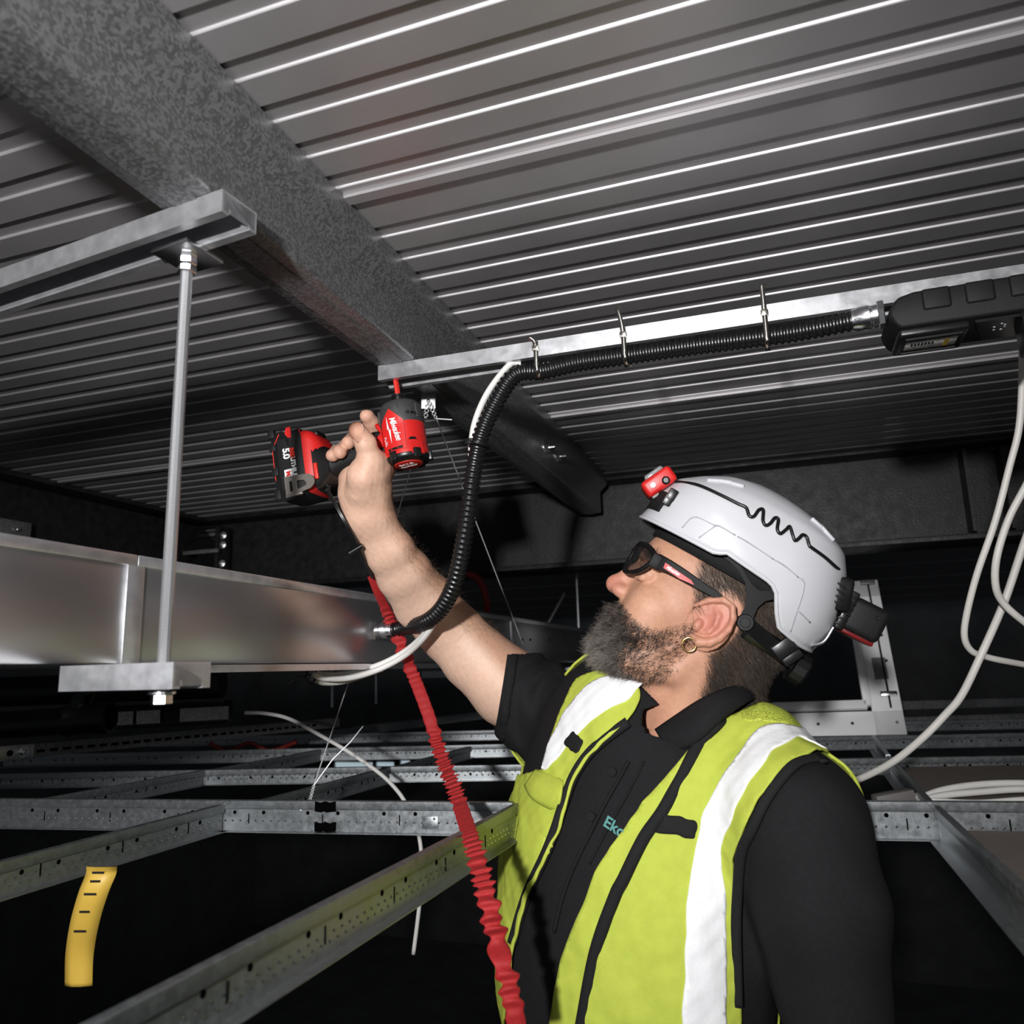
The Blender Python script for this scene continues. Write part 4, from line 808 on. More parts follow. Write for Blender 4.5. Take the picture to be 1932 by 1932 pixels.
# right arm and hand, in world metres
WR = [P(694, 968, 1.05), P(742, 1060, 1.075), P(800, 1140, 1.12), P(858, 1205, 1.165), P(960, 1288, 1.165), P(1075, 1325, 1.15)]
def arm_sdf(p):
    o1 = ray(1000, 966) - ray(966, 966); o1 = nrm(o1)
    d = s_chain(p, [P(682, 975, 1.052), P(723, 1048, 1.078), P(749, 1091, 1.105), P(787, 1144, 1.145), P(838, 1198, 1.185)], (.0200, .0220, .0262, .0318, .0350), .01)
    d = smin(d, s_chain(p, [P(704, 961, 1.045), P(747, 1032, 1.068), P(775, 1074, 1.095), P(813, 1126, 1.135), P(860, 1180, 1.178)], (.0200, .0222, .0262, .0318, .0340), .01), .02)
    d = smin(d, s_chain(p, [P(848, 1192, 1.182), P(892, 1238, 1.185), P(960, 1298, 1.175), P(1090, 1365, 1.15)], (.040, .048, .056, .060), .01), .02)
    d = smin(d, s_cone(p, P(880, 1196, 1.175), P(950, 1278, 1.168), .026, .044), .02)
    # hand
    hd_ = s_chain(p, [P(682, 976, 1.05), P(673, 930, 1.045), P(672, 905, 1.05)], (.0195, .0220, .0215), .01)
    hd_ = smin(hd_, s_chain(p, [P(706, 966, 1.045), P(706, 925, 1.035), P(708, 898, 1.035)], (.0215, .0225, .0205), .01), .014)
    hd_ = smin(hd_, s_chain(p, [P(700, 905, 1.06), P(672, 900, 1.07)], (.024, .022), .01), .016)              # back of the hand, far side
    hd_ = smin(hd_, s_chain(p, [P(680, 928, 1.022), P(688, 898, 1.012), P(697, 872, 1.008)], (.016, .0195, .0150), .01), .012)   # thenar
    hd_ = smin(hd_, s_chain(p, [P(733, 884, 1.045), P(712, 880, 1.025)], (.0100, .0165), .008), .012)          # web
    hd_ = smin(hd_, s_chain(p, [P(692, 918, 1.028), P(698, 890, 1.022), P(704, 872, 1.016)], (.020, .0205, .0160), .01), .014)
    hd_ = smin(hd_, s_chain(p, [P(712, 868, 1.07), P(690, 865, 1.085), P(668, 878, 1.085)], (.014, .016, .016), .008), .014)     # knuckle row behind the handle
    d = smin(d, hd_, .018)
    th = s_chain(p, [P(699, 872, 1.008), P(690, 838, 1.0), P(674, 812, .996)], (.0155, .0124, .0112), .004)
    th = smin(th, s_ell(p, P(690, 838, 1.001), (.0125, .0125, .0125)), .006)
    d = smin(d, th, .007)
    for pts, rs in HANDF: d = smin(d, s_chain(p, pts, rs, .003), .0022)
    return d + .00022 * vnoise(p, 900, 5) + .0009 * vnoise(p * np.array([1, 1, .4], np.float32), 240, 8) * np.clip((p[:, 2] - .17) * 20, 0, 1)
HANDF = [([P(716, 862, 1.085), P(708, 822, 1.085), P(700, 797, 1.065), P(692, 785, 1.055)], (.0108, .0102, .0100, .0096)),      # index on the trigger
         ([P(698, 862, 1.092), P(676, 836, 1.085), P(666, 830, 1.055), P(657, 836, 1.030)], (.0110, .0100, .0096, .0090)),
         ([P(684, 868, 1.092), P(660, 850, 1.085), P(650, 845, 1.055), P(642, 853, 1.028)], (.0110, .0100, .0096, .0090)),
         ([P(670, 878, 1.090), P(644, 864, 1.085), P(636, 853, 1.055), P(627, 860, 1.032)], (.0105, .0094, .0090, .0084))]
hV, hF = nets(head_sdf, *(lambda b: (b.min(0) - .004, b.max(0) + .004))(np.array([hw_(a, u, s) for a in (-108, 140) for u in (-150, 136) for s in (-88, 104)])), .0017)
hV = relax(hV, hF, 1, .4)
aV, aF = nets(arm_sdf, (-.60, .84, -.12), (-.27, 1.26, .345), .0016); aV = relax(aV, aF, 1, .4)
print('head', len(hV), 'arm', len(aV))
skin = mat('skin', (.7, .4, .3), .46, 0, .10, 180, .35, 900, spec=.4, sss=.12, attr='tint')
def rim(V, F, sel):                                    # ordered boundary loop of the largest open edge
    E_ = np.concatenate([F[:, [i, (i + 1) % 4]] for i in range(4)]); key = {}
    for a_, b_ in E_.tolist(): key[(a_, b_)] = 1
    nx = {a_: b_ for a_, b_ in key if (b_, a_) not in key}; best = []
    while nx:
        st = next(iter(nx)); lp_ = [st]; cur = nx.pop(st)
        while cur != st and cur in nx: lp_.append(cur); cur = nx.pop(cur)
        if len(lp_) > len(best): best = lp_
    return best
def biggest(V, F):                                     # keep the largest connected piece
    lab = np.arange(len(V))
    while True:
        m_ = lab[F].min(1); new = lab.copy()
        for k in range(4): np.minimum.at(new, F[:, k], m_)
        new = new[new]
        if (new == lab).all(): break
        lab = new
    u_, c_ = np.unique(lab[F[:, 0]], return_counts=True); keep = lab[F[:, 0]] == u_[c_.argmax()]; F = F[keep]; us = np.unique(F); mp_ = np.full(len(V), -1); mp_[us] = np.arange(len(us))
    return V[us], mp_[F]
hV, hF = biggest(hV, hF); aV, aF = biggest(aV, aF)
l1, l2 = rim(hV, hF, 0), [k + len(hV) for k in rim(aV, aF, 0)]; allV = np.concatenate([hV, aV]); l2 = l2[::-1]
st2 = int(np.argmin(np.linalg.norm(allV[l2] - allV[l1[0]], axis=1))); l2 = l2[st2:] + l2[:st2]; br = []; i_ = j_ = 0
while i_ < len(l1) or j_ < len(l2):                    # stitch neck opening to arm opening under the shirt
    if j_ >= len(l2) or (i_ < len(l1) and i_ / len(l1) <= j_ / len(l2)): br.append([l1[i_ % len(l1)], l2[j_ % len(l2)], l1[(i_ + 1) % len(l1)]]); i_ += 1
    else: br.append([l1[i_ % len(l1)], l2[j_ % len(l2)], l2[(j_ + 1) % len(l2)]]); j_ += 1
person = meshobj('person', allV, hF.tolist() + (aF + len(hV)).tolist() + br, skin, None, 180)
tag(person, 'bearded worker in black polo reaching up with a red impact driver', 'person')
# skin tint: local pigment and flush
q = hl_(hV); n1 = vnoise(hV, 60, 11)[:, None]
base_c = np.array([.60, .315, .205]); flush = np.array([.56, .20, .15]); pale = np.array([.74, .49, .37]); hairsh = np.array([.040, .026, .018])
def mixc(c, to, w_): return c * (1 - w_[:, None]) + to * w_[:, None]
C = np.tile(base_c, (len(hV), 1)) * (1 + .07 * n1)
C = mixc(C, flush, np.clip(np.exp(-((q[:, 0] - 124) / 14) ** 2 - ((q[:, 1] + 12) / 16) ** 2) * .75, 0, 1))
ear_c = np.array(EARC).mean(0); C = mixc(C, flush, np.clip(np.exp(-(((q - ear_c) / 26) ** 2).sum(1)) * .85, 0, 1))
C = mixc(C, np.array([.55, .26, .17]), np.clip((-q[:, 1] - 88) / 30, 0, 1) * .5)
lip = np.exp(-((q[:, 0] - 106) / 8) ** 2 - ((q[:, 1] + 49) / 8) ** 2); C = mixc(C, np.array([.50, .20, .17]), np.clip(lip, 0, .8))
pa_h = proj(hV); near_side = q[:, 2] > -20
def beard_mask(q):
    a, u, s = q[:, 0], q[:, 1], np.abs(q[:, 2])
    top = np.interp(a, [-20, 10, 22, 34, 50, 70, 86, 100, 125], [-34, -8, 0, -14, -30, -34, -30, -27, -27])     # upper edge of the beard
    bot = np.interp(a, [-20, 5, 20, 40, 70, 100, 125], [-40, -66, -96, -122, -134, -140, -140])
    m = np.clip((top - u) / 7, 0, 1) * np.clip((u - bot) / 14, 0, 1) * np.clip((a - 6) / 8, 0, 1)
    m = m * (1 - np.exp(-((a - 106) / 10) ** 2 - ((u + 48) / 9) ** 2 - (s / 30) ** 2))
    return m
def hair_mask(q):
    a, u, s = q[:, 0], q[:, 1], np.abs(q[:, 2])
    front = np.interp(u, [-120, -80, -40, -10, 6, 25, 45, 70, 90], [-36, -28, -16, 4, 30, 38, 50, 56, 60])
    m = np.clip((front - a) / 14, 0, 1) * np.clip((u + 92 + .25 * a) / 10, 0, 1)
    de = (((q - ear_c) @ EB.T) / np.array([25, 40, 44])); return m * np.clip(((de ** 2).sum(1) - 1) * 3, 0, 1)
bmk, hmk = beard_mask(q), hair_mask(q)
C = mixc(C, hairsh * 2.6, bmk * (.22 + .22 * np.clip(vnoise(q, .16, 14), -1, 1))); C = mixc(C, hairsh, hmk * .85)
brow = np.exp(-((q[:, 0] - 103) / 10) ** 2 - ((q[:, 1] - 42) / 5) ** 2) * (np.abs(q[:, 2]) > 10); C = mixc(C, hairsh, np.clip(brow, 0, .7))
# arm tint: paler inside, ruddy knuckles and fingertips
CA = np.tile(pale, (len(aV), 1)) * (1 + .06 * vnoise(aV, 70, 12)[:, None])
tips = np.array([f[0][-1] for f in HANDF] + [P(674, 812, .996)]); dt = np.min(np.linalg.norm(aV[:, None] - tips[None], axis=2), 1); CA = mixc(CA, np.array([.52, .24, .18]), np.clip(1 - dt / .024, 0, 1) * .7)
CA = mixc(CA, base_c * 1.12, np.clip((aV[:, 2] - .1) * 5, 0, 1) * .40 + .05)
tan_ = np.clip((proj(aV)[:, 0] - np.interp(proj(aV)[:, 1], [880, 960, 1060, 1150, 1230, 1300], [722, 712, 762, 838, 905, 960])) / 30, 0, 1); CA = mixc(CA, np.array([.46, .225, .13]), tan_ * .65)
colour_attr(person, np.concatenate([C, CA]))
# thumb nail: a thin plate lifted from the thumb's own surface
ntip = P(674, 812, .996); nd = nrm(ntip - P(690, 838, 1.0)); nu_ = nrm(-ray(676, 810) * .80 + ROT[:, 1] * .35 + ROT[:, 0] * .25); nu_ = nrm(nu_ - nd * (nu_ @ nd)); ns_ = np.cross(nd, nu_)
N_a = normals(aV, aF); qn = aV - ntip; nx_, ny_ = (qn @ nd - .0022) / .0066, (qn @ ns_) / .0068; nm_ = (np.abs(nx_) ** 3 + np.abs(ny_) ** 3 < 1) & (N_a @ nu_ > .25) & (np.linalg.norm(qn, axis=1) < .02)
kf = nm_[aF].all(1); us_ = np.unique(aF[kf]); mp_ = np.full(len(aV), -1); mp_[us_] = np.arange(len(us_))
if len(us_): solid(meshobj('thumb_nail', aV[us_] + N_a[us_] * .0005, mp_[aF[kf]], mat('nail', (.66, .46, .38), .28), person, 180), .0006, -1)

# ---------------------------------------------------------------- hair, beard, brows, arm hair
hairm = mat('hair_strands', (.05, .035, .025), .42, 0, attr='tint', spec=.5)
N_h = normals(hV, hF); fc = hV[hF].mean(1); fn_ = N_h[hF].mean(1)
def sample(mask, n, seed):
    r = np.random.default_rng(seed); mf = mask[hF].mean(1); pr = mf / mf.sum(); k = r.choice(len(hF), n, p=pr); w_ = r.dirichlet((1, 1, 1, 1), n)
    return (hV[hF[k]] * w_[:, :, None]).sum(1), fn_[k], r
def wdir(a, u, s): return HA * a + HU * u + HS * s
R0, D0, r_ = sample(bmk * (near_side * .8 + .2) * np.clip(.30 + (q[:, 0] - 30) / 55, .25, 1.), 15000, 3); ql = hl_(R0)
chin = np.clip((ql[:, 0] - 55) / 35, 0, 1) * np.clip((-ql[:, 1] - 30) / 20, 0, 1)
grain = -wdir(-.15, 1, 0)[None] * .9 + wdir(.25, 0, 0)[None]
dirs = D0 * (.26 + .12 * chin[:, None]) + grain * .62 + r_.normal(size=R0.shape) * .40; clump = np.stack([vnoise(ql, .55, 60 + k) for k in range(3)], 1); dirs = dirs + .45 * clump; dirs /= np.linalg.norm(dirs, axis=1)[:, None]
ln = (.0050 + .0062 * chin) * r_.uniform(.6, 1.3, len(R0)); ln = np.where(ql[:, 1] > -34, ln * .8, ln)
gr = np.clip(.05 + .22 * vnoise(ql, .5, 70) + .44 * chin * np.clip((-ql[:, 1] - 20) / 60, 0, 1) + .25 * np.clip((-ql[:, 1] - 85) / 25, 0, 1) + r_.normal(size=len(R0)) * .22, 0, 1)[:, None]
gr = np.where(gr > .35, gr, gr * .4); bc = np.array([.022, .013, .009]) * (1 - gr) + np.array([.50, .44, .39]) * gr
strands('beard', R0, dirs, ln, grain * .35 + r_.normal(size=R0.shape) * .25, r_.uniform(.00014, .00026, len(R0)), hairm, person, bc, 6, .34)
R0, D0, r_ = sample(hmk * (near_side * .85 + .15) * (q[:, 1] < 92), 15000, 4)
grain = wdir(-.80, -.55, 0)[None]; dirs = D0 * .42 + grain * .9 + r_.normal(size=R0.shape) * .20; dirs /= np.linalg.norm(dirs, axis=1)[:, None]
ln = r_.uniform(.010, .019, len(R0)); gr = np.clip(r_.normal(.14, .22, len(R0)), 0, .9)[:, None]; bc = np.array([.020, .0115, .007]) * (1 - gr) + np.array([.22, .16, .12]) * gr
strands('hair', R0, dirs, ln, grain * .15 - D0 * .25, r_.uniform(.00016, .00028, len(R0)), hairm, person, bc, 4, .07)
R0, D0, r_ = sample(np.clip(brow, 0, 1), 500, 5); dirs = D0 * .5 + wdir(-.2, .5, .4)[None] * .7 + r_.normal(size=R0.shape) * .2; dirs /= np.linalg.norm(dirs, axis=1)[:, None]
strands('eyebrow', R0, dirs, r_.uniform(.006, .011, len(R0)), dirs * 0, np.full(len(R0), .00015), hairm, person, np.tile([.06, .042, .032], (len(R0), 1)), 3)
N_a = normals(aV, aF); pa2 = proj(aV); dk = (pa2[:, 1] > 900) & (pa2[:, 1] < 1200) & (tan_ > .05); kk = np.random.default_rng(6).choice(np.where(dk)[0], 900)
dirs = N_a[kk] * .55 + nrm(P(690, 960, 1.05) - P(850, 1190, 1.15))[None] * -.35 + np.random.default_rng(7).normal(size=(900, 3)) * .3; dirs /= np.linalg.norm(dirs, axis=1)[:, None]
strands('arm_hair', aV[kk], dirs, np.random.default_rng(8).uniform(.006, .013, 900), dirs * 0, np.full(900, .00010), hairm, person, np.tile([.09, .05, .03], (900, 1)), 3, .1)
# ================================================================ clothing
SF, SN = P(1110, 1388, 1.15), P(1506, 1545, .83)        # far and near shoulder joints
sxv = nrm((SN - SF) * np.array([1, 1, 0])); fdv = np.array([sxv[1], -sxv[0], 0]); fdv = fdv if fdv[1] < 0 else -fdv; TB = np.array([sxv, fdv, (0, 0, 1.)])
CH, BE = P(1192, 1600, 1.0), P(1186, 1850, .97)
AE = [P(960, 1298, 1.175), P(1030, 1348, 1.165), SF]
HEM = P(947, 1290, 1.175); HEMN = nrm(ROT[:, 0] * .985 - ROT[:, 1] * .16)
PEL = np.array([BE[0], BE[1], -.62]) - fdv * .0
NKA, NKB = P(1322, 1330, .985), P(1318, 1470, 1.0)
def torso_sdf(p, grow=0.):
    d = s_ell(p, CH, (.186, .126, .25), TB)
    d = smin(d, s_ell(p, BE, (.18, .145, .24), TB), .08)
    d = smin(d, s_ell(p, PEL, (.175, .125, .16), TB), .08)
    d = smin(d, s_cone(p, SF, SN, .058, .056), .05)
    d = smin(d, s_chain(p, [P(1330, 1400, .995), P(1428, 1434, .905), SN], (.074, .050, .050), .03), .04)
    d = smin(d, s_chain(p, [P(1330, 1400, .995), P(1210, 1372, 1.08), SF], (.074, .052, .050), .03), .04)
    return d - grow
def shirt_sdf(p):
    d = torso_sdf(p)
    d = smin(d, s_chain(p, [SN, P(1545, 1700, .795), P(1575, 1900, .775)], (.060, .062, .054), .02), .035)
    arm = s_chain(p, [P(925, 1275, 1.175), AE[0], AE[1], SF], (.0635, .0635, .066, .066), .02)
    # folds
    ax_ = (p - HEM) @ HEMN; rr = np.stack([p[:, 2] * 60, ax_ * 90], 1)
    arm = arm + .0030 * np.sin(ax_ * 190 + 4.5 * np.sin(p[:, 2] * 30 + p[:, 1] * 20)) * np.clip(ax_ / .03, 0, 1)
    d = smin(d, arm, .03)
    q = (p - CH) @ TB.T
    d = d + .0022 * vnoise(p * np.array([1, 1, .45], np.float32), 55, 21) + .0010 * vnoise(p * np.array([1, 1, .6], np.float32), 140, 22)
    d = smax(d, -(ax_ - .0), .002)                              # sleeve hem (keeps the shoulder side)
    d = smax(d, -s_chain(p, [P(1322, 1270, .985), P(1322, 1390, .985), P(1300, 1425, .985)], (.088, .078, .055), .02), .006)   # neck opening
    d = smax(d, -s_chain(p, [P(1240, 1385, .93), P(1205, 1412, .925), P(1186, 1436, .93)], (.034, .022, .004), .01), .005)     # unbuttoned placket
    return d
tV, tF = nets(shirt_sdf, (-.47, .70, -.64), (.17, 1.36, .02), .0036); tV = relax(tV, tF, 1, .4)
print('shirt', len(tV)); print('PK', [float(x) for x in march(shirt_sdf, [1040, 1050, 1020, 1030, 1000, 1030], [1470, 1500, 1560, 1640, 1600, 1600])[1]])
cloth = mat('black_pique_cotton', (.011, .0105, .0118), .85, 0, .25, 300, .5, 700, spec=.25)
shirt = meshobj('polo_shirt', tV, tF, cloth, person, 180)
def sheet(top, bot, rows=8, n=10, bulge=0., vd=None):
    A_, B_ = resample(crom(top, n), .004)[0], resample(crom(bot, n), .004)[0]; m = max(len(A_), len(B_)); f_ = lambda Q: np.stack([np.interp(np.linspace(0, 1, m), np.linspace(0, 1, len(Q)), Q[:, k]) for k in range(3)], 1)
    A_, B_ = f_(A_), f_(B_); t_ = np.linspace(0, 1, rows)[:, None, None]; G = A_[None] * (1 - t_) + B_[None] * t_
    if bulge: G = G + (np.sin(t_ * np.pi) * bulge) * (-(G / np.linalg.norm(G, axis=2, keepdims=True)))
    return G
def onshirt(pts, off=.004, f=None):
    f = f or torso_wrap; return march(f, [p[0] for p in pts], [p[1] for p in pts], .45, 1.7, off)[0]
torso_wrap = shirt_sdf
# collar: stand round the neck plus two flaps
nk = lambda px, py, d: P(px, py, d)
solid(MB().grid(sheet([nk(1424, 1292, .965), nk(1400, 1292, .925), nk(1360, 1302, .902), nk(1318, 1322, .900), nk(1272, 1352, .910), nk(1236, 1377, .922)], [nk(1436, 1318, .955), nk(1412, 1324, .905), nk(1370, 1352, .880), nk(1330, 1388, .872), nk(1294, 1412, .882), nk(1258, 1414, .900)], 8, 10, .008)).build('collar_flap', cloth, shirt, 180), .0028, 0)
solid(MB().grid(sheet([nk(1238, 1300, 1.06), nk(1222, 1312, 1.045), nk(1206, 1322, 1.02), nk(1200, 1338, .995), nk(1199, 1352, .985)], [nk(1190, 1320, 1.08), nk(1172, 1334, 1.06), nk(1156, 1350, 1.03), nk(1172, 1366, 1.0), nk(1195, 1378, .985)], 6, 8, .006)).build('collar_flap', cloth, shirt, 180), .0028, 0)
solid(MB().grid(sheet([nk(1424, 1292, .965), nk(1440, 1300, 1.0), nk(1425, 1296, 1.05), nk(1360, 1290, 1.09), nk(1290, 1292, 1.09), nk(1238, 1300, 1.06)], [nk(1438, 1322, .955), nk(1456, 1330, 1.0), nk(1440, 1325, 1.06), nk(1360, 1320, 1.11), nk(1280, 1318, 1.11), nk(1222, 1328, 1.075)], 5, 10, .0)).build('collar_back', cloth, shirt, 180), .003, 0)
# placket, buttons and chest lettering
pk = onshirt([(1186, 1436), (1165, 1475), (1142, 1515), (1112, 1575), (1085, 1630), (1062, 1690), (1045, 1760)], .002); MB().tube(crom(pk, 6), .0022, 6).build('placket_edge', cloth, shirt, 180)
pk2 = onshirt([(1215, 1436), (1192, 1482), (1168, 1525), (1140, 1575), (1112, 1630)], .0018); MB().tube(crom(pk2, 6), .0016, 6).build('placket_edge', cloth, shirt, 180)
for px, py in ((1155, 1456), (1115, 1540)):
    c_ = onshirt([(px, py)], .003)[0]; MB().lathe([(.0052, 0), (.0056, .001), (.0050, .0022), (.0030, .0018)], c_, -nrm(c_) + fdv * .4, 18).build('button', cloth, shirt)
teal = mat('teal_print', (.10, .30, .28), .6)
V_, F_ = text_mesh('Ekc', .0175, 0, .0004, 1.0, .0004); c_ = onshirt([(1158, 1560)], .004)[0]; ex_ = nrm(onshirt([(1175, 1572)], .004)[0] - onshirt([(1152, 1556)], .004)[0]); ez_ = nrm(-nrm(c_) * .7 + fdv * .6); ey_ = np.cross(ez_, ex_); ex_ = np.cross(ey_, ez_)
put(V_, F_, 'chest_lettering', teal, shirt, c_, ex_, ey_)

# ---------------------------------------------------------------- high-visibility vest
NT = normals(tV, tF); pv = proj(tV); fc_ = (NT * tV).sum(1) / np.linalg.norm(tV, axis=1); facing = fc_ < .12
qt = (tV - CH) @ TB.T
near_poly = [(1395, 1318), (1375, 1328), (1316, 1394), (1278, 1440), (1222, 1498), (1172, 1566), (1129, 1634), (1106, 1691), (1060, 1810), (1030, 2000), (1392, 2000), (1388, 1760), (1390, 1691), (1397, 1606), (1418, 1563), (1447, 1504), (1494, 1447), (1548, 1425), (1620, 1440), (1600, 1330), (1460, 1290)]
far_poly = [(1212, 1338), (1180, 1376), (1124, 1428), (1096, 1470), (1064, 1568), (1042, 1622), (1008, 1692), (980, 1785), (950, 2000), (840, 2000), (900, 1480), (1033, 1452), (1042, 1405), (1062, 1345), (1092, 1285), (1130, 1270), (1215, 1285)]
armN = s_chain(tV.astype(np.float32), [SN + np.array([.03, -.03, .0]), P(1545, 1700, .795), P(1575, 1900, .775)], (.070, .072, .066), .02); armF = s_chain(tV.astype(np.float32), [P(925, 1275, 1.165), AE[0], AE[1] * .6 + SF * .4], (.075, .075, .070), .02)
neckd = s_chain(tV.astype(np.float32), [P(1322, 1270, .985), P(1322, 1400, .99)], (.085, .085), .02)
opn = np.minimum(s_chain(tV.astype(np.float32), [P(1322, 1270, .985), P(1322, 1390, .985), P(1300, 1425, .985)], (.088, .078, .055), .02), s_chain(tV.astype(np.float32), [P(1240, 1385, .93), P(1205, 1412, .925), P(1186, 1436, .93)], (.034, .022, .004), .01))
back_ok = (armN > 0) & (armF > 0) & (neckd > 0) & (opn > .014)
inN, inF = snap_poly(pv[:, 0], pv[:, 1], near_poly), snap_poly(pv[:, 0], pv[:, 1], far_poly)
vm = np.where(facing, (inN | inF), back_ok); vm &= (tV[:, 2] > -.60) & (opn > .006)
fold = .0026 * vnoise(tV * np.array([1, 1, .55]), 48, 41) + .0013 * vnoise(tV * np.array([1, 1, .7]), 120, 42) + .0006 * vnoise(tV, 300, 43)
axv = (tV - HEM) @ HEMN
def shell(mask, name, m, parent, off, th=.0025, smooth_it=0):
    k = mask[tF].all(1); F_ = tF[k]; us = np.unique(F_); mp_ = np.full(len(tV), -1); mp_[us] = np.arange(len(us)); V_ = tV[us] + NT[us] * (off + .002 + fold[us][:, None]); F_ = mp_[F_]
    if smooth_it:                                   # ease the stepped outline along its own boundary
        E_ = np.concatenate([F_[:, [i, (i + 1) % 4]] for i in range(4)]); key = set(map(tuple, E_.tolist())); bd = [(a, b) for a, b in key if (b, a) not in key]; bd = np.array(bd)
        for _ in range(smooth_it):
            S_ = np.zeros_like(V_); c_ = np.zeros(len(V_)); np.add.at(S_, bd[:, 0], V_[bd[:, 1]]); np.add.at(S_, bd[:, 1], V_[bd[:, 0]]); np.add.at(c_, bd[:, 0], 1); np.add.at(c_, bd[:, 1], 1); w_ = c_ > 0; V_[w_] += .5 * (S_[w_] / c_[w_][:, None] - V_[w_])
    return solid(meshobj(name, V_, F_, m, parent, 180), th, -1)
shell((axv > .003) & (axv < .017) & (armF < .03), 'sleeve_hem', cloth, shirt, -.0010, .0015, 2)
hivis = mat('yellow_hi_vis_fabric', (.50, .57, .075), .75, 0, .08, 60, .25, 400, spec=.25)
refl = mat('silver_reflective_tape', (.93, .93, .94), .45, .0, .04, 30, .5, 160, emit=None)
webb = mat('black_webbing', (.012, .012, .013), .8, 0, .2, 300, .4, 900, spec=.25)
vest = shell(vm, 'hi_vis_vest', hivis, person, .0055, .003, 8)
nst = [(1426, 1381), (1401, 1419), (1358, 1479), (1324, 1530), (1307, 1597), (1290, 1691), (1280, 2000), (1364, 2000), (1367, 1691), (1367, 1606), (1392, 1551), (1426, 1479), (1469, 1428), (1507, 1404), (1556, 1428), (1580, 1400), (1500, 1380), (1450, 1374)]
fst = [(1112, 1300), (1138, 1284), (1172, 1280), (1215, 1296), (1192, 1330), (1160, 1345), (1120, 1372), (1080, 1410), (1050, 1450), (1037, 1462), (1030, 1455), (1043, 1405), (1068, 1350)]
stripN = facing & snap_poly(pv[:, 0], pv[:, 1], nst) & (qt[:, 1] > -.2); stripF = facing & snap_poly(pv[:, 0], pv[:, 1], fst)
shell(stripN, 'reflective_stripe', refl, vest, .0068, .0015, 10); shell(stripF, 'reflective_stripe', refl, vest, .0068, .0015, 10)
bk = (~facing) & back_ok & (qt[:, 1] < .0) & ((np.abs(np.abs(qt[:, 0]) - .095) < .027)) & (tV[:, 2] > -.60); shell(bk, 'reflective_stripe', refl, vest, .0068, .0015, 6)
yoke = mat('perforated_mesh_fabric', (.44, .50, .06), .8, 0, .4, 1100, voronoi=True)
shell(facing & vm & snap_poly(pv[:, 0], pv[:, 1], [(1432, 1312), (1392, 1342), (1398, 1370), (1440, 1372), (1505, 1384), (1560, 1408), (1500, 1340)]), 'mesh_yoke', yoke, vest, .0060, .0015, 6)
for poly in ([(1240, 1534), (1322, 1543), (1314, 1588), (1220, 1568)], [(1066, 1404), (1092, 1379), (1118, 1403), (1097, 1431)]):
    shell(facing & snap_poly(pv[:, 0], pv[:, 1], poly), 'velcro_patch', webb, vest, .0076, .0015, 2)
def trim(pts, r=.0058, name='edge_binding', off=.0065, m=webb):
    c_ = resample(crom(onshirt(pts, off), 6), .004)[0]; vd_ = -c_.mean(0)
    return MB().tube(c_, r, 10, flat=.5, hint=np.cross(nrm(c_[-1] - c_[0]), nrm(vd_))).build(name, m, vest, 180)
trim([(1392, 1328), (1362, 1356), (1324, 1396), (1295, 1447), (1252, 1527), (1214, 1582), (1176, 1659), (1159, 1693), (1122, 1800), (1092, 1960)], .0068)
trim([(1185, 1362), (1150, 1388), (1112, 1421), (1083, 1464), (1062, 1520), (1047, 1566), (1027, 1616), (993, 1690), (966, 1780)], .0062)
trim([(1556, 1438), (1546, 1430), (1515, 1434), (1488, 1452), (1447, 1506), (1418, 1565), (1398, 1610), (1391, 1691), (1389, 1760), (1392, 1900)], .0055)
# second binding seam along the near front edge and breast-pocket folds on the far panel
def flap(pts_top, pts_bot, name, bulge=.008):
    G = sheet([P(*p) for p in pts_top], [P(*p) for p in pts_bot], 9, 8, bulge); G = G + .0012 * np.sin(np.linspace(0, 9, G.shape[1]))[None, :, None] * -nrm(P(1000, 1500, 1)); solid(MB().grid(G).build(name, hivis, vest, 180), .0025, 0)
flap([(1010, 1452, .992), (1030, 1456, .965), (1050, 1464, .945), (1064, 1474, .930)], [(990, 1482, .990), (1002, 1505, .957), (1028, 1522, .935), (1054, 1532, .920)], 'pocket_flap', .012)
flap([(982, 1535, .992), (1000, 1548, .957), (1020, 1556, .935), (1038, 1560, .922)], [(968, 1612, .980), (978, 1634, .950), (992, 1644, .935), (1012, 1638, .922)], 'chest_pocket', .012)
# ---------------------------------------------------------------- trousers, boots and the platform they stand on
ZP = -1.53; trm = mat('dark_work_trousers', (.022, .022, .026), .85, 0, .2, 200, .3, 500)
hipN, hipF = PEL + sxv * .09, PEL - sxv * .09
def trou(p):
    d = s_ell(p, PEL + np.array([0, 0, -.02]), (.178, .130, .15), TB)
    for h_ in (hipN, hipF): d = smin(d, s_chain(p, [h_ + np.array([0, 0, -.05]), h_ + fdv * .03 + np.array([0, 0, -.42]), h_ + np.array([0, 0, -.82])], (.095, .068, .058), .03), .03)
    d = d + .003 * vnoise(p, 40, 31); return smax(d, p[:, 2] + .55, .004)
rV, rF = nets(trou, PEL - np.array([.30, .30, .88]), PEL + np.array([.30, .30, .12]), .010); meshobj('trousers', rV, rF, trm, person, 180)
for h_ in (hipN, hipF):
    def boot(p, h_=h_): 
        o_ = np.array([h_[0], h_[1], ZP]); return smax(smin(s_chain(p, [o_ + np.array([0, 0, .14]), o_ + np.array([0, 0, .05])], (.052, .050), .02), s_chain(p, [o_ + np.array([0, 0, .045]), o_ + fdv * .17 + np.array([0, 0, .040])], (.050, .046), .02), .03), ZP + .002 - p[:, 2], .004)
    bV, bF = nets(boot, np.array([h_[0], h_[1], ZP]) - np.array([.26, .26, .01]), np.array([h_[0], h_[1], ZP]) + np.array([.26, .26, .24]), .008); meshobj('work_boot', bV, bF, blkrub, person, 180)
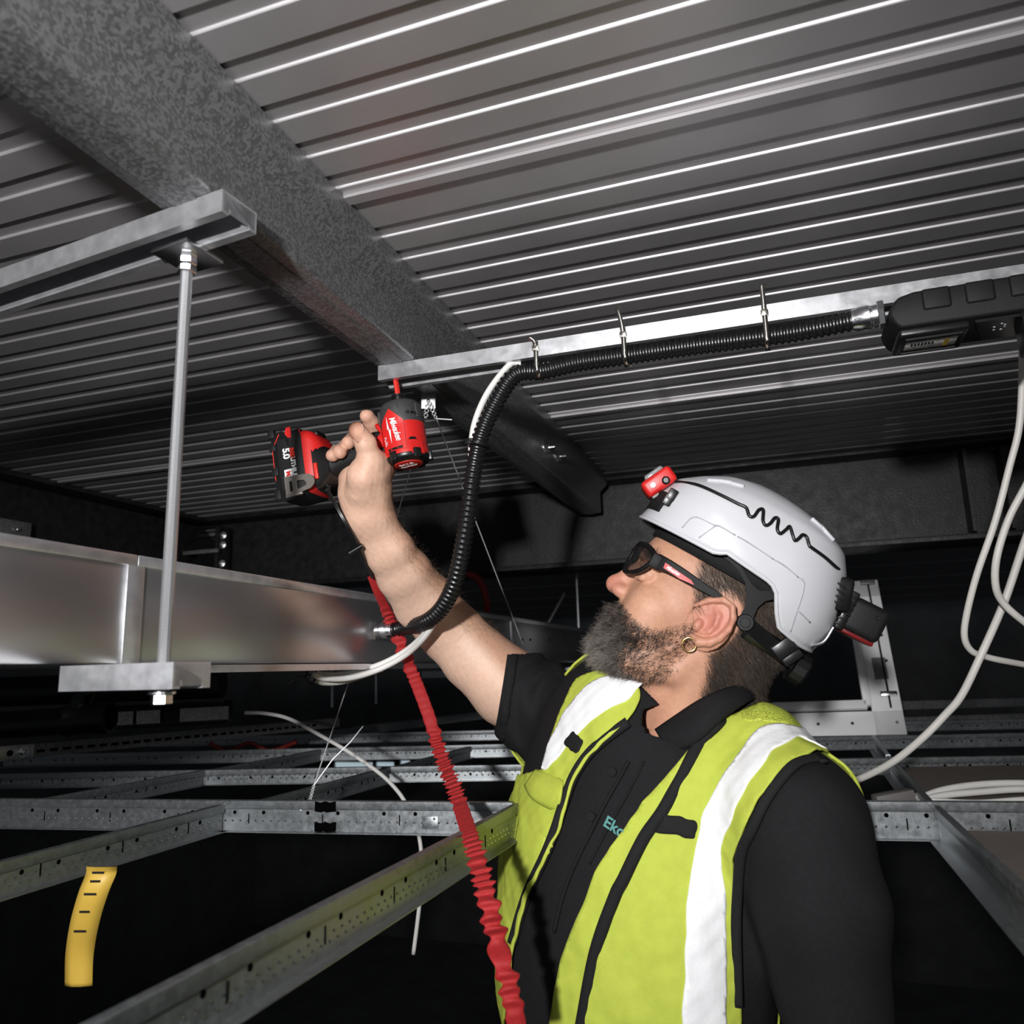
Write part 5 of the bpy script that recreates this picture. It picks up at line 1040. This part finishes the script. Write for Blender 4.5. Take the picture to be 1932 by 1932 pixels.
plat = thing('work_platform', (PEL[0], PEL[1], ZP - .05), 'dark steel access platform the worker stands on, below the grid', 'platform')
MB().box((PEL[0], PEL[1], ZP - .025), (.75, .60, .05), None, .004).build('deck', blackp, plat)
for sx_ in (-1, 1):
    for sy_ in (-1, 1): MB().tube([(PEL[0] + sx_ * .34, PEL[1] + sy_ * .27, ZP - .03), (PEL[0] + sx_ * .34, PEL[1] + sy_ * .27, -3.01)], .022, 12).build('leg', blackp, plat)
# ================================================================ helmet, headlamp, glasses, earring
from mathutils.bvhtree import BVHTree
fo = np.array([(30, 122), (60, 130), (78, 132), (93, 133), (117, 131), (140, 121), (158, 97), (174, 69), (182, 40), (185, 10)], float)
bo = np.array([(30, -117), (39, -120), (70, -127), (97, -123), (135, -111), (157, -97), (168, -76), (177, -46), (183, -12), (185, 8)], float)
def helm(a_front, a_back, u): return np.interp(u, fo[:, 0], fo[:, 1]) + a_front, np.interp(u, bo[:, 0], bo[:, 1]) + a_back
def edge_u(a): return np.interp(a, [-130, -95, -61, -49, -38, -28, 10, 30, 41, 135], [39, 37, 42, 56, 74, 81, 84, 86, 79, 78])
NP, NR = 120, 30; phi = np.linspace(0, 2 * np.pi, NP, endpoint=False); G = np.zeros((NR, NP, 3))
for j, f_ in enumerate(phi):
    u0 = 78.
    for _ in range(6):
        F0, B0 = helm(0, 0, u0); a0 = (F0 + B0) / 2 + (F0 - B0) / 2 * np.sign(math.cos(f_)) * abs(math.cos(f_)) ** .86; u0 = float(edge_u(a0))
    for i in range(NR):
        t_ = i / (NR - 1); u_ = u0 + (185 - u0) * math.sin(t_ * math.pi / 2) ** 1.0
        F0, B0 = helm(0, 0, u_); L_ = (F0 - B0) / 2; cc = (F0 + B0) / 2
        fl = 1 + .035 * max(0, 1 - (u_ - u0) / 14) * max(0, math.cos(f_)) ** 2
        W_ = 104 * (L_ / 130) ** .82 * (1 + .02 * math.sin(t_ * 3))
        G[i, j] = (cc + L_ * fl * np.sign(math.cos(f_)) * abs(math.cos(f_)) ** .86, u_, W_ * np.sign(math.sin(f_)) * abs(math.sin(f_)) ** .86)
hW = HO + G @ HB * .001
shellm = mat('white_helmet_shell', (.62, .62, .65), .30, 0, .02, 15, coat=.2)
helmet = thing('safety_helmet', hw_(0, 40, 0), 'white safety helmet with black harness on the worker\'s head', 'helmet')
Gc = np.concatenate([hW, hW[:, :1]], 1); V_h = Gc.reshape(-1, 3); F_h = [[i * (NP + 1) + j, i * (NP + 1) + j + 1, (i + 1) * (NP + 1) + j + 1, (i + 1) * (NP + 1) + j] for i in range(NR - 1) for j in range(NP)]
Vw = hW.reshape(-1, 3); Fw = [[i * NP + j, i * NP + (j + 1) % NP, (i + 1) * NP + (j + 1) % NP, (i + 1) * NP + j] for i in range(NR - 1) for j in range(NP)]
sh = meshobj('shell', Vw, Fw, shellm, helmet, 180); md = solid(sh, .003, 0)
MB().tube(hW[0], .0026, 8, closed=True).build('rim', shellm, helmet, 180)
inr = hW[:10] + (HO + HU * .09 - hW[:10]) * .05; solid(MB().grid(np.concatenate([inr, inr[:, :1]], 1)).build('inner_liner', blkrub, helmet, 180), .004, 0)
bvh = BVHTree.FromPolygons([Vector(v) for v in Vw], Fw)
def onh(pts, off=.0015):
    out = []
    for px, py in pts:
        d_ = Vector(ray(px, py)).normalized(); h_ = bvh.ray_cast(Vector((0, 0, 0)), d_)
        if h_[0] is None: h_ = bvh.find_nearest(Vector(P(px, py, .93)))
        n_ = h_[1] if h_[1].dot(d_) < 0 else -h_[1]; out.append(np.array(h_[0] + n_ * off))
    return np.array(out)
c2 = lambda L_: [(1080 + x / 3.22, 860 + y / 3.22) for x, y in L_]
groove = mat('helmet_seam', (.42, .42, .45), .5)
for L_ in ([(670, 440), (745, 375), (870, 428)], [(770, 500), (870, 428)], [(870, 425), (895, 430), (990, 485)], [(1000, 490), (1070, 530), (1220, 630)], [(1225, 632), (1285, 668), (1370, 740)], [(1375, 742), (1402, 765), (1395, 830), (1360, 940), (1320, 1065)], [(1362, 935), (1410, 980), (1440, 1010)]):
    MB().tube(resample(crom(onh(c2(L_), .0014), 6), .004)[0], .0010, 6).build('seam', groove, helmet, 180)
for L_ in ((860, 160), (930, 167), (1000, 185), (1475, 415), (1520, 455), (1550, 490)):
    p_ = onh(c2([L_]), .0025)[0]; h_ = bvh.find_nearest(Vector(p_)); n_ = np.array(h_[1]); n_ = n_ if n_ @ p_ < 0 else -n_
    MB().box(p_, (.016, .005, .004), np.array([nrm(np.cross(n_, np.cross(HA, n_)) ), nrm(np.cross(n_, HA)), n_]), .0015).build('vent', shellm, helmet)
# harness: side yoke, hub, nape strap, ratchet
def scurve(a): return 86 * math.sqrt(max(.05, 1 - ((a + 6) / 128) ** 2))
def hplate(poly, th, name, m, parent, s_off=0.):
    loc = [hpix(px, py, 80) for px, py in poly]; o_ = [hw_(l[0], l[1], scurve(l[0]) + s_off) for l in loc]; i_ = [hw_(l[0], l[1], scurve(l[0]) + s_off - th) for l in loc]
    n = len(o_); return meshobj(name, o_ + i_, [list(range(n)), [n + k for k in range(n)][::-1]] + [[k, (k + 1) % n, n + (k + 1) % n, n + k] for k in range(n)], m, parent, 30)
hplate([(1346, 1040), (1374, 1058), (1392, 1076), (1404, 1098), (1408, 1122), (1403, 1146), (1393, 1166), (1420, 1180), (1421, 1162), (1428, 1146), (1442, 1134), (1470, 1128), (1466, 1090), (1380, 1035)], 3.0, 'harness_yoke', blkpl, helmet, 2)
hb_ = hpix(1405, 1174, 84); MB().lathe([(.0098, 0), (.0098, .003), (.0088, .0045), (.0060, .0045), (.0055, .0035)], hw_(hb_[0], hb_[1], scurve(hb_[0]) + 1), HS, 28).build('harness_hub', blkpl, helmet, 30)
hplate([(1404, 1162), (1420, 1168), (1450, 1192), (1482, 1222), (1512, 1248), (1500, 1268), (1470, 1248), (1434, 1216), (1400, 1186), (1396, 1172)], 3.0, 'nape_strap', blkpl, helmet, 3)
for (px, py, sz) in ((1478, 1222, (.018, .026, .008)), (1494, 1240, (.012, .024, .010))):
    l_ = hpix(px, py, 70); MB().box(hw_(l_[0], l_[1], scurve(l_[0]) + 5), sz, np.array([nrm(-HA * .8 - HU * .35), nrm(HU * .8 - HA * .35), HS]), .002).build('strap_buckle', blkpl, helmet)
l_ = hpix(1508, 1262, 40); kc = hw_(l_[0], l_[1], 34); kb = MB().lathe([(.012, 0), (.020, .002), (.020, .016), (.017, .019), (.006, .019)], kc + HA * .010, -HA, 14).build('ratchet_knob', blkpl, helmet, 20)
a_ = np.linspace(rad(104), rad(256), 60); nb = [hw_(-6 + 104 * math.cos(x), 24 + 5 * math.cos(x), 84 * math.sin(x)) for x in a_]
solid(MB().grid(np.stack([np.array(nb) + HU * .011, np.array(nb) - HU * .011])).build('head_band', blkpl, helmet, 180), .003, 0)
fb = [hw_(-6 + 116 * math.cos(x), 76, 84 * math.sin(x)) for x in np.linspace(rad(-110), rad(110), 60)]
solid(MB().grid(np.stack([np.array(fb) + HU * .010, np.array(fb) - HU * .010])).build('sweat_band', webb, helmet, 180), .005, 0)
wl = onh([(1527, 1217)], .002)[0]; MB().tube(crom([wl, wl + (-HA * .010 + HU * .012), wl + (-HA * .012 + HU * .032) - HS * .004], 6), .0018, 8).build('wire_clip', chrome, helmet)

# headlamp with coiled cable and rear pack
hlamp = thing('headlamp', hw_(120, 110, 10), 'red headlamp on the helmet front with wavy cable to rear pack', 'headlamp')
LA = nrm(HA * .90 + HU * .42); LU = nrm(HU * .90 - HA * .42); LAX = np.array([LA, LU, HS])
lp0 = hw_(137, 128, 14)
MB().box(lp0 - LU * .003, (.022, .042, .058), LAX, .005, 3).build('lamp_housing', redpl, hlamp)
MB().box(lp0 + LA * .012 - LU * .002, (.008, .026, .048), LAX, .003, 3).build('lens', mat('lamp_lens', (.25, .25, .26), .12), hlamp)
MB().box(lp0 - LU * .016 - LA * .006, (.016, .010, .050), LAX, .002).build('hinge', mat('grey_plastic', (.30, .29, .28), .45), hlamp)
MB().lathe([(.003, 0), (.003, .004)], lp0 + HS * .028 - LU * .012, HS, 12).build('hinge_pin', chrome, hlamp); MB().lathe([(.005, 0), (.005, .004), (.003, .006)], lp0 + HS * .028 + LU * .004 - LA * .004, HS, 14).build('cable_grommet', blkpl, hlamp)
st = []
for x in np.linspace(rad(-30), rad(30), 40): st.append(hw_(4 + 131 * math.cos(x) ** .86, 104, 106 * np.sign(math.sin(x)) * abs(math.sin(x)) ** .86))
solid(MB().grid(np.stack([np.array(st) + HU * .013, np.array(st) - HU * .013])).build('strap', webb, hlamp, 180), .003, 0)
for k in range(2):
    p_ = onh(c2([(598 + 22 * k, 280 - 28 * k)]), .005)[0]; MB().box(p_, (.011, .015, .006), np.array([HA, HU, HS]), .0015).build('strap_clip', blkpl, hlamp)
sq = c2([(640, 168), (760, 190), (900, 250), (1000, 300), (1050, 325), (1070, 368), (1098, 374), (1125, 340), (1152, 338), (1152, 400), (1170, 427), (1197, 415), (1222, 386), (1243, 396), (1238, 450), (1258, 476), (1290, 455), (1312, 438), (1330, 485), (1345, 518), (1370, 503), (1388, 486), (1412, 500), (1428, 545), (1445, 562), (1520, 618), (1590, 680)])
cb = onh(sq, .0032); cb = np.concatenate([[lp0 + HS * .032 + LU * .004], cb, [P(1592, 1082, .935), P(1608, 1102, .94)]])
MB().tube(crom(cb, 8), .0020, 8).build('coiled_cable', blkpl, hlamp, 180)
BA = nrm(-HA * .72 + HU * .0 - HU * .10); bx_ = nrm(ray(1000, 966) - ray(966, 966)); 
ro = hw_(-148, 101, 16); RA = nrm(-HA * .97 + HU * .05); RU = nrm(HU * .97 + HA * .05); RAX = np.array([RA, RU, np.cross(RA, RU)])
MB().box(ro, (.046, .042, .066), RAX, .008, 3).build('battery_case', blkrub, hlamp)
MB().box(ro - RU * .022, (.040, .006, .056), RAX, .002).build('tail_light', mat('dark_red_lens', (.16, .012, .012), .25), hlamp)
MB().box(ro - RA * .024, (.010, .048, .070), RAX, .002).build('case_lid', blkpl, hlamp)
for k in range(6): MB().box(ro - RA * .0245 + RU * (-.018 + .007 * k), (.0115, .0025, .072), RAX, .0008).build('lid_rib', blkpl, hlamp)
MB().box(P(1582, 1120, .912), (.026, .040, .03), np.array([nrm(-HA * .9 + HU * .3), nrm(HU * .9 + HA * .3), HS]), .005, 2).build('mount_block', blkpl, hlamp)
for k in range(4): MB().box(P(1584 - 3 * k, 1102 + 11 * k, .895), (.018, .0022, .003), np.array([nrm(-HA * .95 - HU * .1), nrm(HU * .95), HS]), .0006).build('mount_rib', blkrub, hlamp)
MB().lathe([(.006, 0), (.011, .002), (.012, .012), (.008, .018)], P(1562, 1140, .925), HS * .5 - HA * .6, 20).build('mount_knob', blkpl, hlamp, 30)
MB().lathe([(.0030, 0), (.0024, .001)], ro + np.cross(RA, RU) * np.sign(np.cross(RA, RU) @ HS) * .033 + RA * .010 + RU * .008, HS, 12).build('case_screw', blkpl, hlamp)

# safety glasses
gl = thing('safety_glasses', hw_(110, 30, 0), 'black safety glasses with red and black temples on the worker', 'glasses')
def wrapg(s, u, d=0.): return hw_(122 + d - 27 * (abs(s) / 68) ** 2.2 - .0 * u, u, s)
lensm = mat('tinted_lens', (.02, .02, .022), .05, 0, alpha=.35, spec=.6)
lp_ = np.array([(8, 24), (11, 40), (24, 48), (48, 49), (63, 44), (65, 33), (56, 18), (36, 9), (17, 11)], float)
lpc = crom(np.concatenate([np.c_[lp_, 0 * lp_[:, :1]], [[8, 24, 0]]]), 5)[:-1, :2]
for sg in (1, -1):
    MB().tube(np.array([wrapg(sg * s, u) for s, u in lpc]), .0032, 8, closed=True).build('rim', blkpl, gl, 180)
    rings = [np.array([wrapg(sg * (c0[0] + (s - c0[0]) * k), c0[1] + (u - c0[1]) * k, 1.0) for s, u in lpc]) for c0 in [lpc.mean(0)] for k in (1., .7, .4, .1)]
    solid(MB().grid(np.stack([np.concatenate([r, r[:1]]) for r in rings])).build('lens', lensm, gl, 180), .0015, 0)
    tp = [(94, 38, 66), (80, 40, 74), (60, 40, 78), (35, 39, 80), (8, 38, 82), (-12, 30, 81)]; hh = [10, 8, 7, 5.5, 4, 3.5]
    c_ = crom([hw_(a, u, sg * s) for a, u, s in tp], 8); h_ = np.interp(np.linspace(0, 1, len(c_)), np.linspace(0, 1, 6), hh)[:, None] * .001
    ring = [c_ + HU * h_ - HS * sg * .0015, c_ + HU * h_ * .8 + HS * sg * .0018, c_ - HU * h_ * .8 + HS * sg * .0018, c_ - HU * h_ - HS * sg * .0015]; ring.append(ring[0])
    MB().grid(np.stack(ring)).build('temple', blkrub, gl, 40)
    q_ = [(82, 36.5), (83, 43), (66, 41.5), (48, 40.2), (42, 37.2), (60, 34.8)]
    MB().add([hw_(a, u - 1, sg * (np.interp(a, [42, 60, 82], [79.8, 78, 73]) + 3.4)) for a, u in q_] + [hw_(a, u - 1, sg * (np.interp(a, [42, 60, 82], [79.8, 78, 73]) + 1.0)) for a, u in q_], [list(range(6)), [11, 10, 9, 8, 7, 6]] + [[k, (k + 1) % 6, 6 + (k + 1) % 6, 6 + k] for k in range(6)]).build('temple_insert', redpl, gl, 0)
    MB().box(hw_(92, 38, sg * 67), (.016, .018, .008), HB, .003).build('hinge_block', blkrub, gl)
V_, F_ = text_mesh('Milwaukee', .0062, .35, .0002, .85, .0001); V_[:, 0] *= .75; put(V_, F_, 'temple_lettering', wht, gl, hw_(71, 38, 79.8), -HA * .985 + HS * .17, HU)
MB().tube([wrapg(-10, 34), wrapg(0, 37, 1), wrapg(10, 34)], .003, 8).build('bridge', blkpl, gl, 180)
# earring
ec = hpix(1300, 1216, 84); ec = hw_(ec[0], ec[1], 84.5); a_ = np.linspace(0, 2 * np.pi, 40, endpoint=False); ev = nrm(HS * .35 + HU * .94); eh = nrm(-HA * .8 + HS * .55)
MB().tube(ec + .0078 * (np.cos(a_)[:, None] * hr + np.sin(a_)[:, None] * hu), .0013, 10, closed=True).build('earring', mat('gold', (.80, .55, .22), .18, 1.), None, 180, 'small gold hoop earring in the worker\'s ear lobe', 'earring')
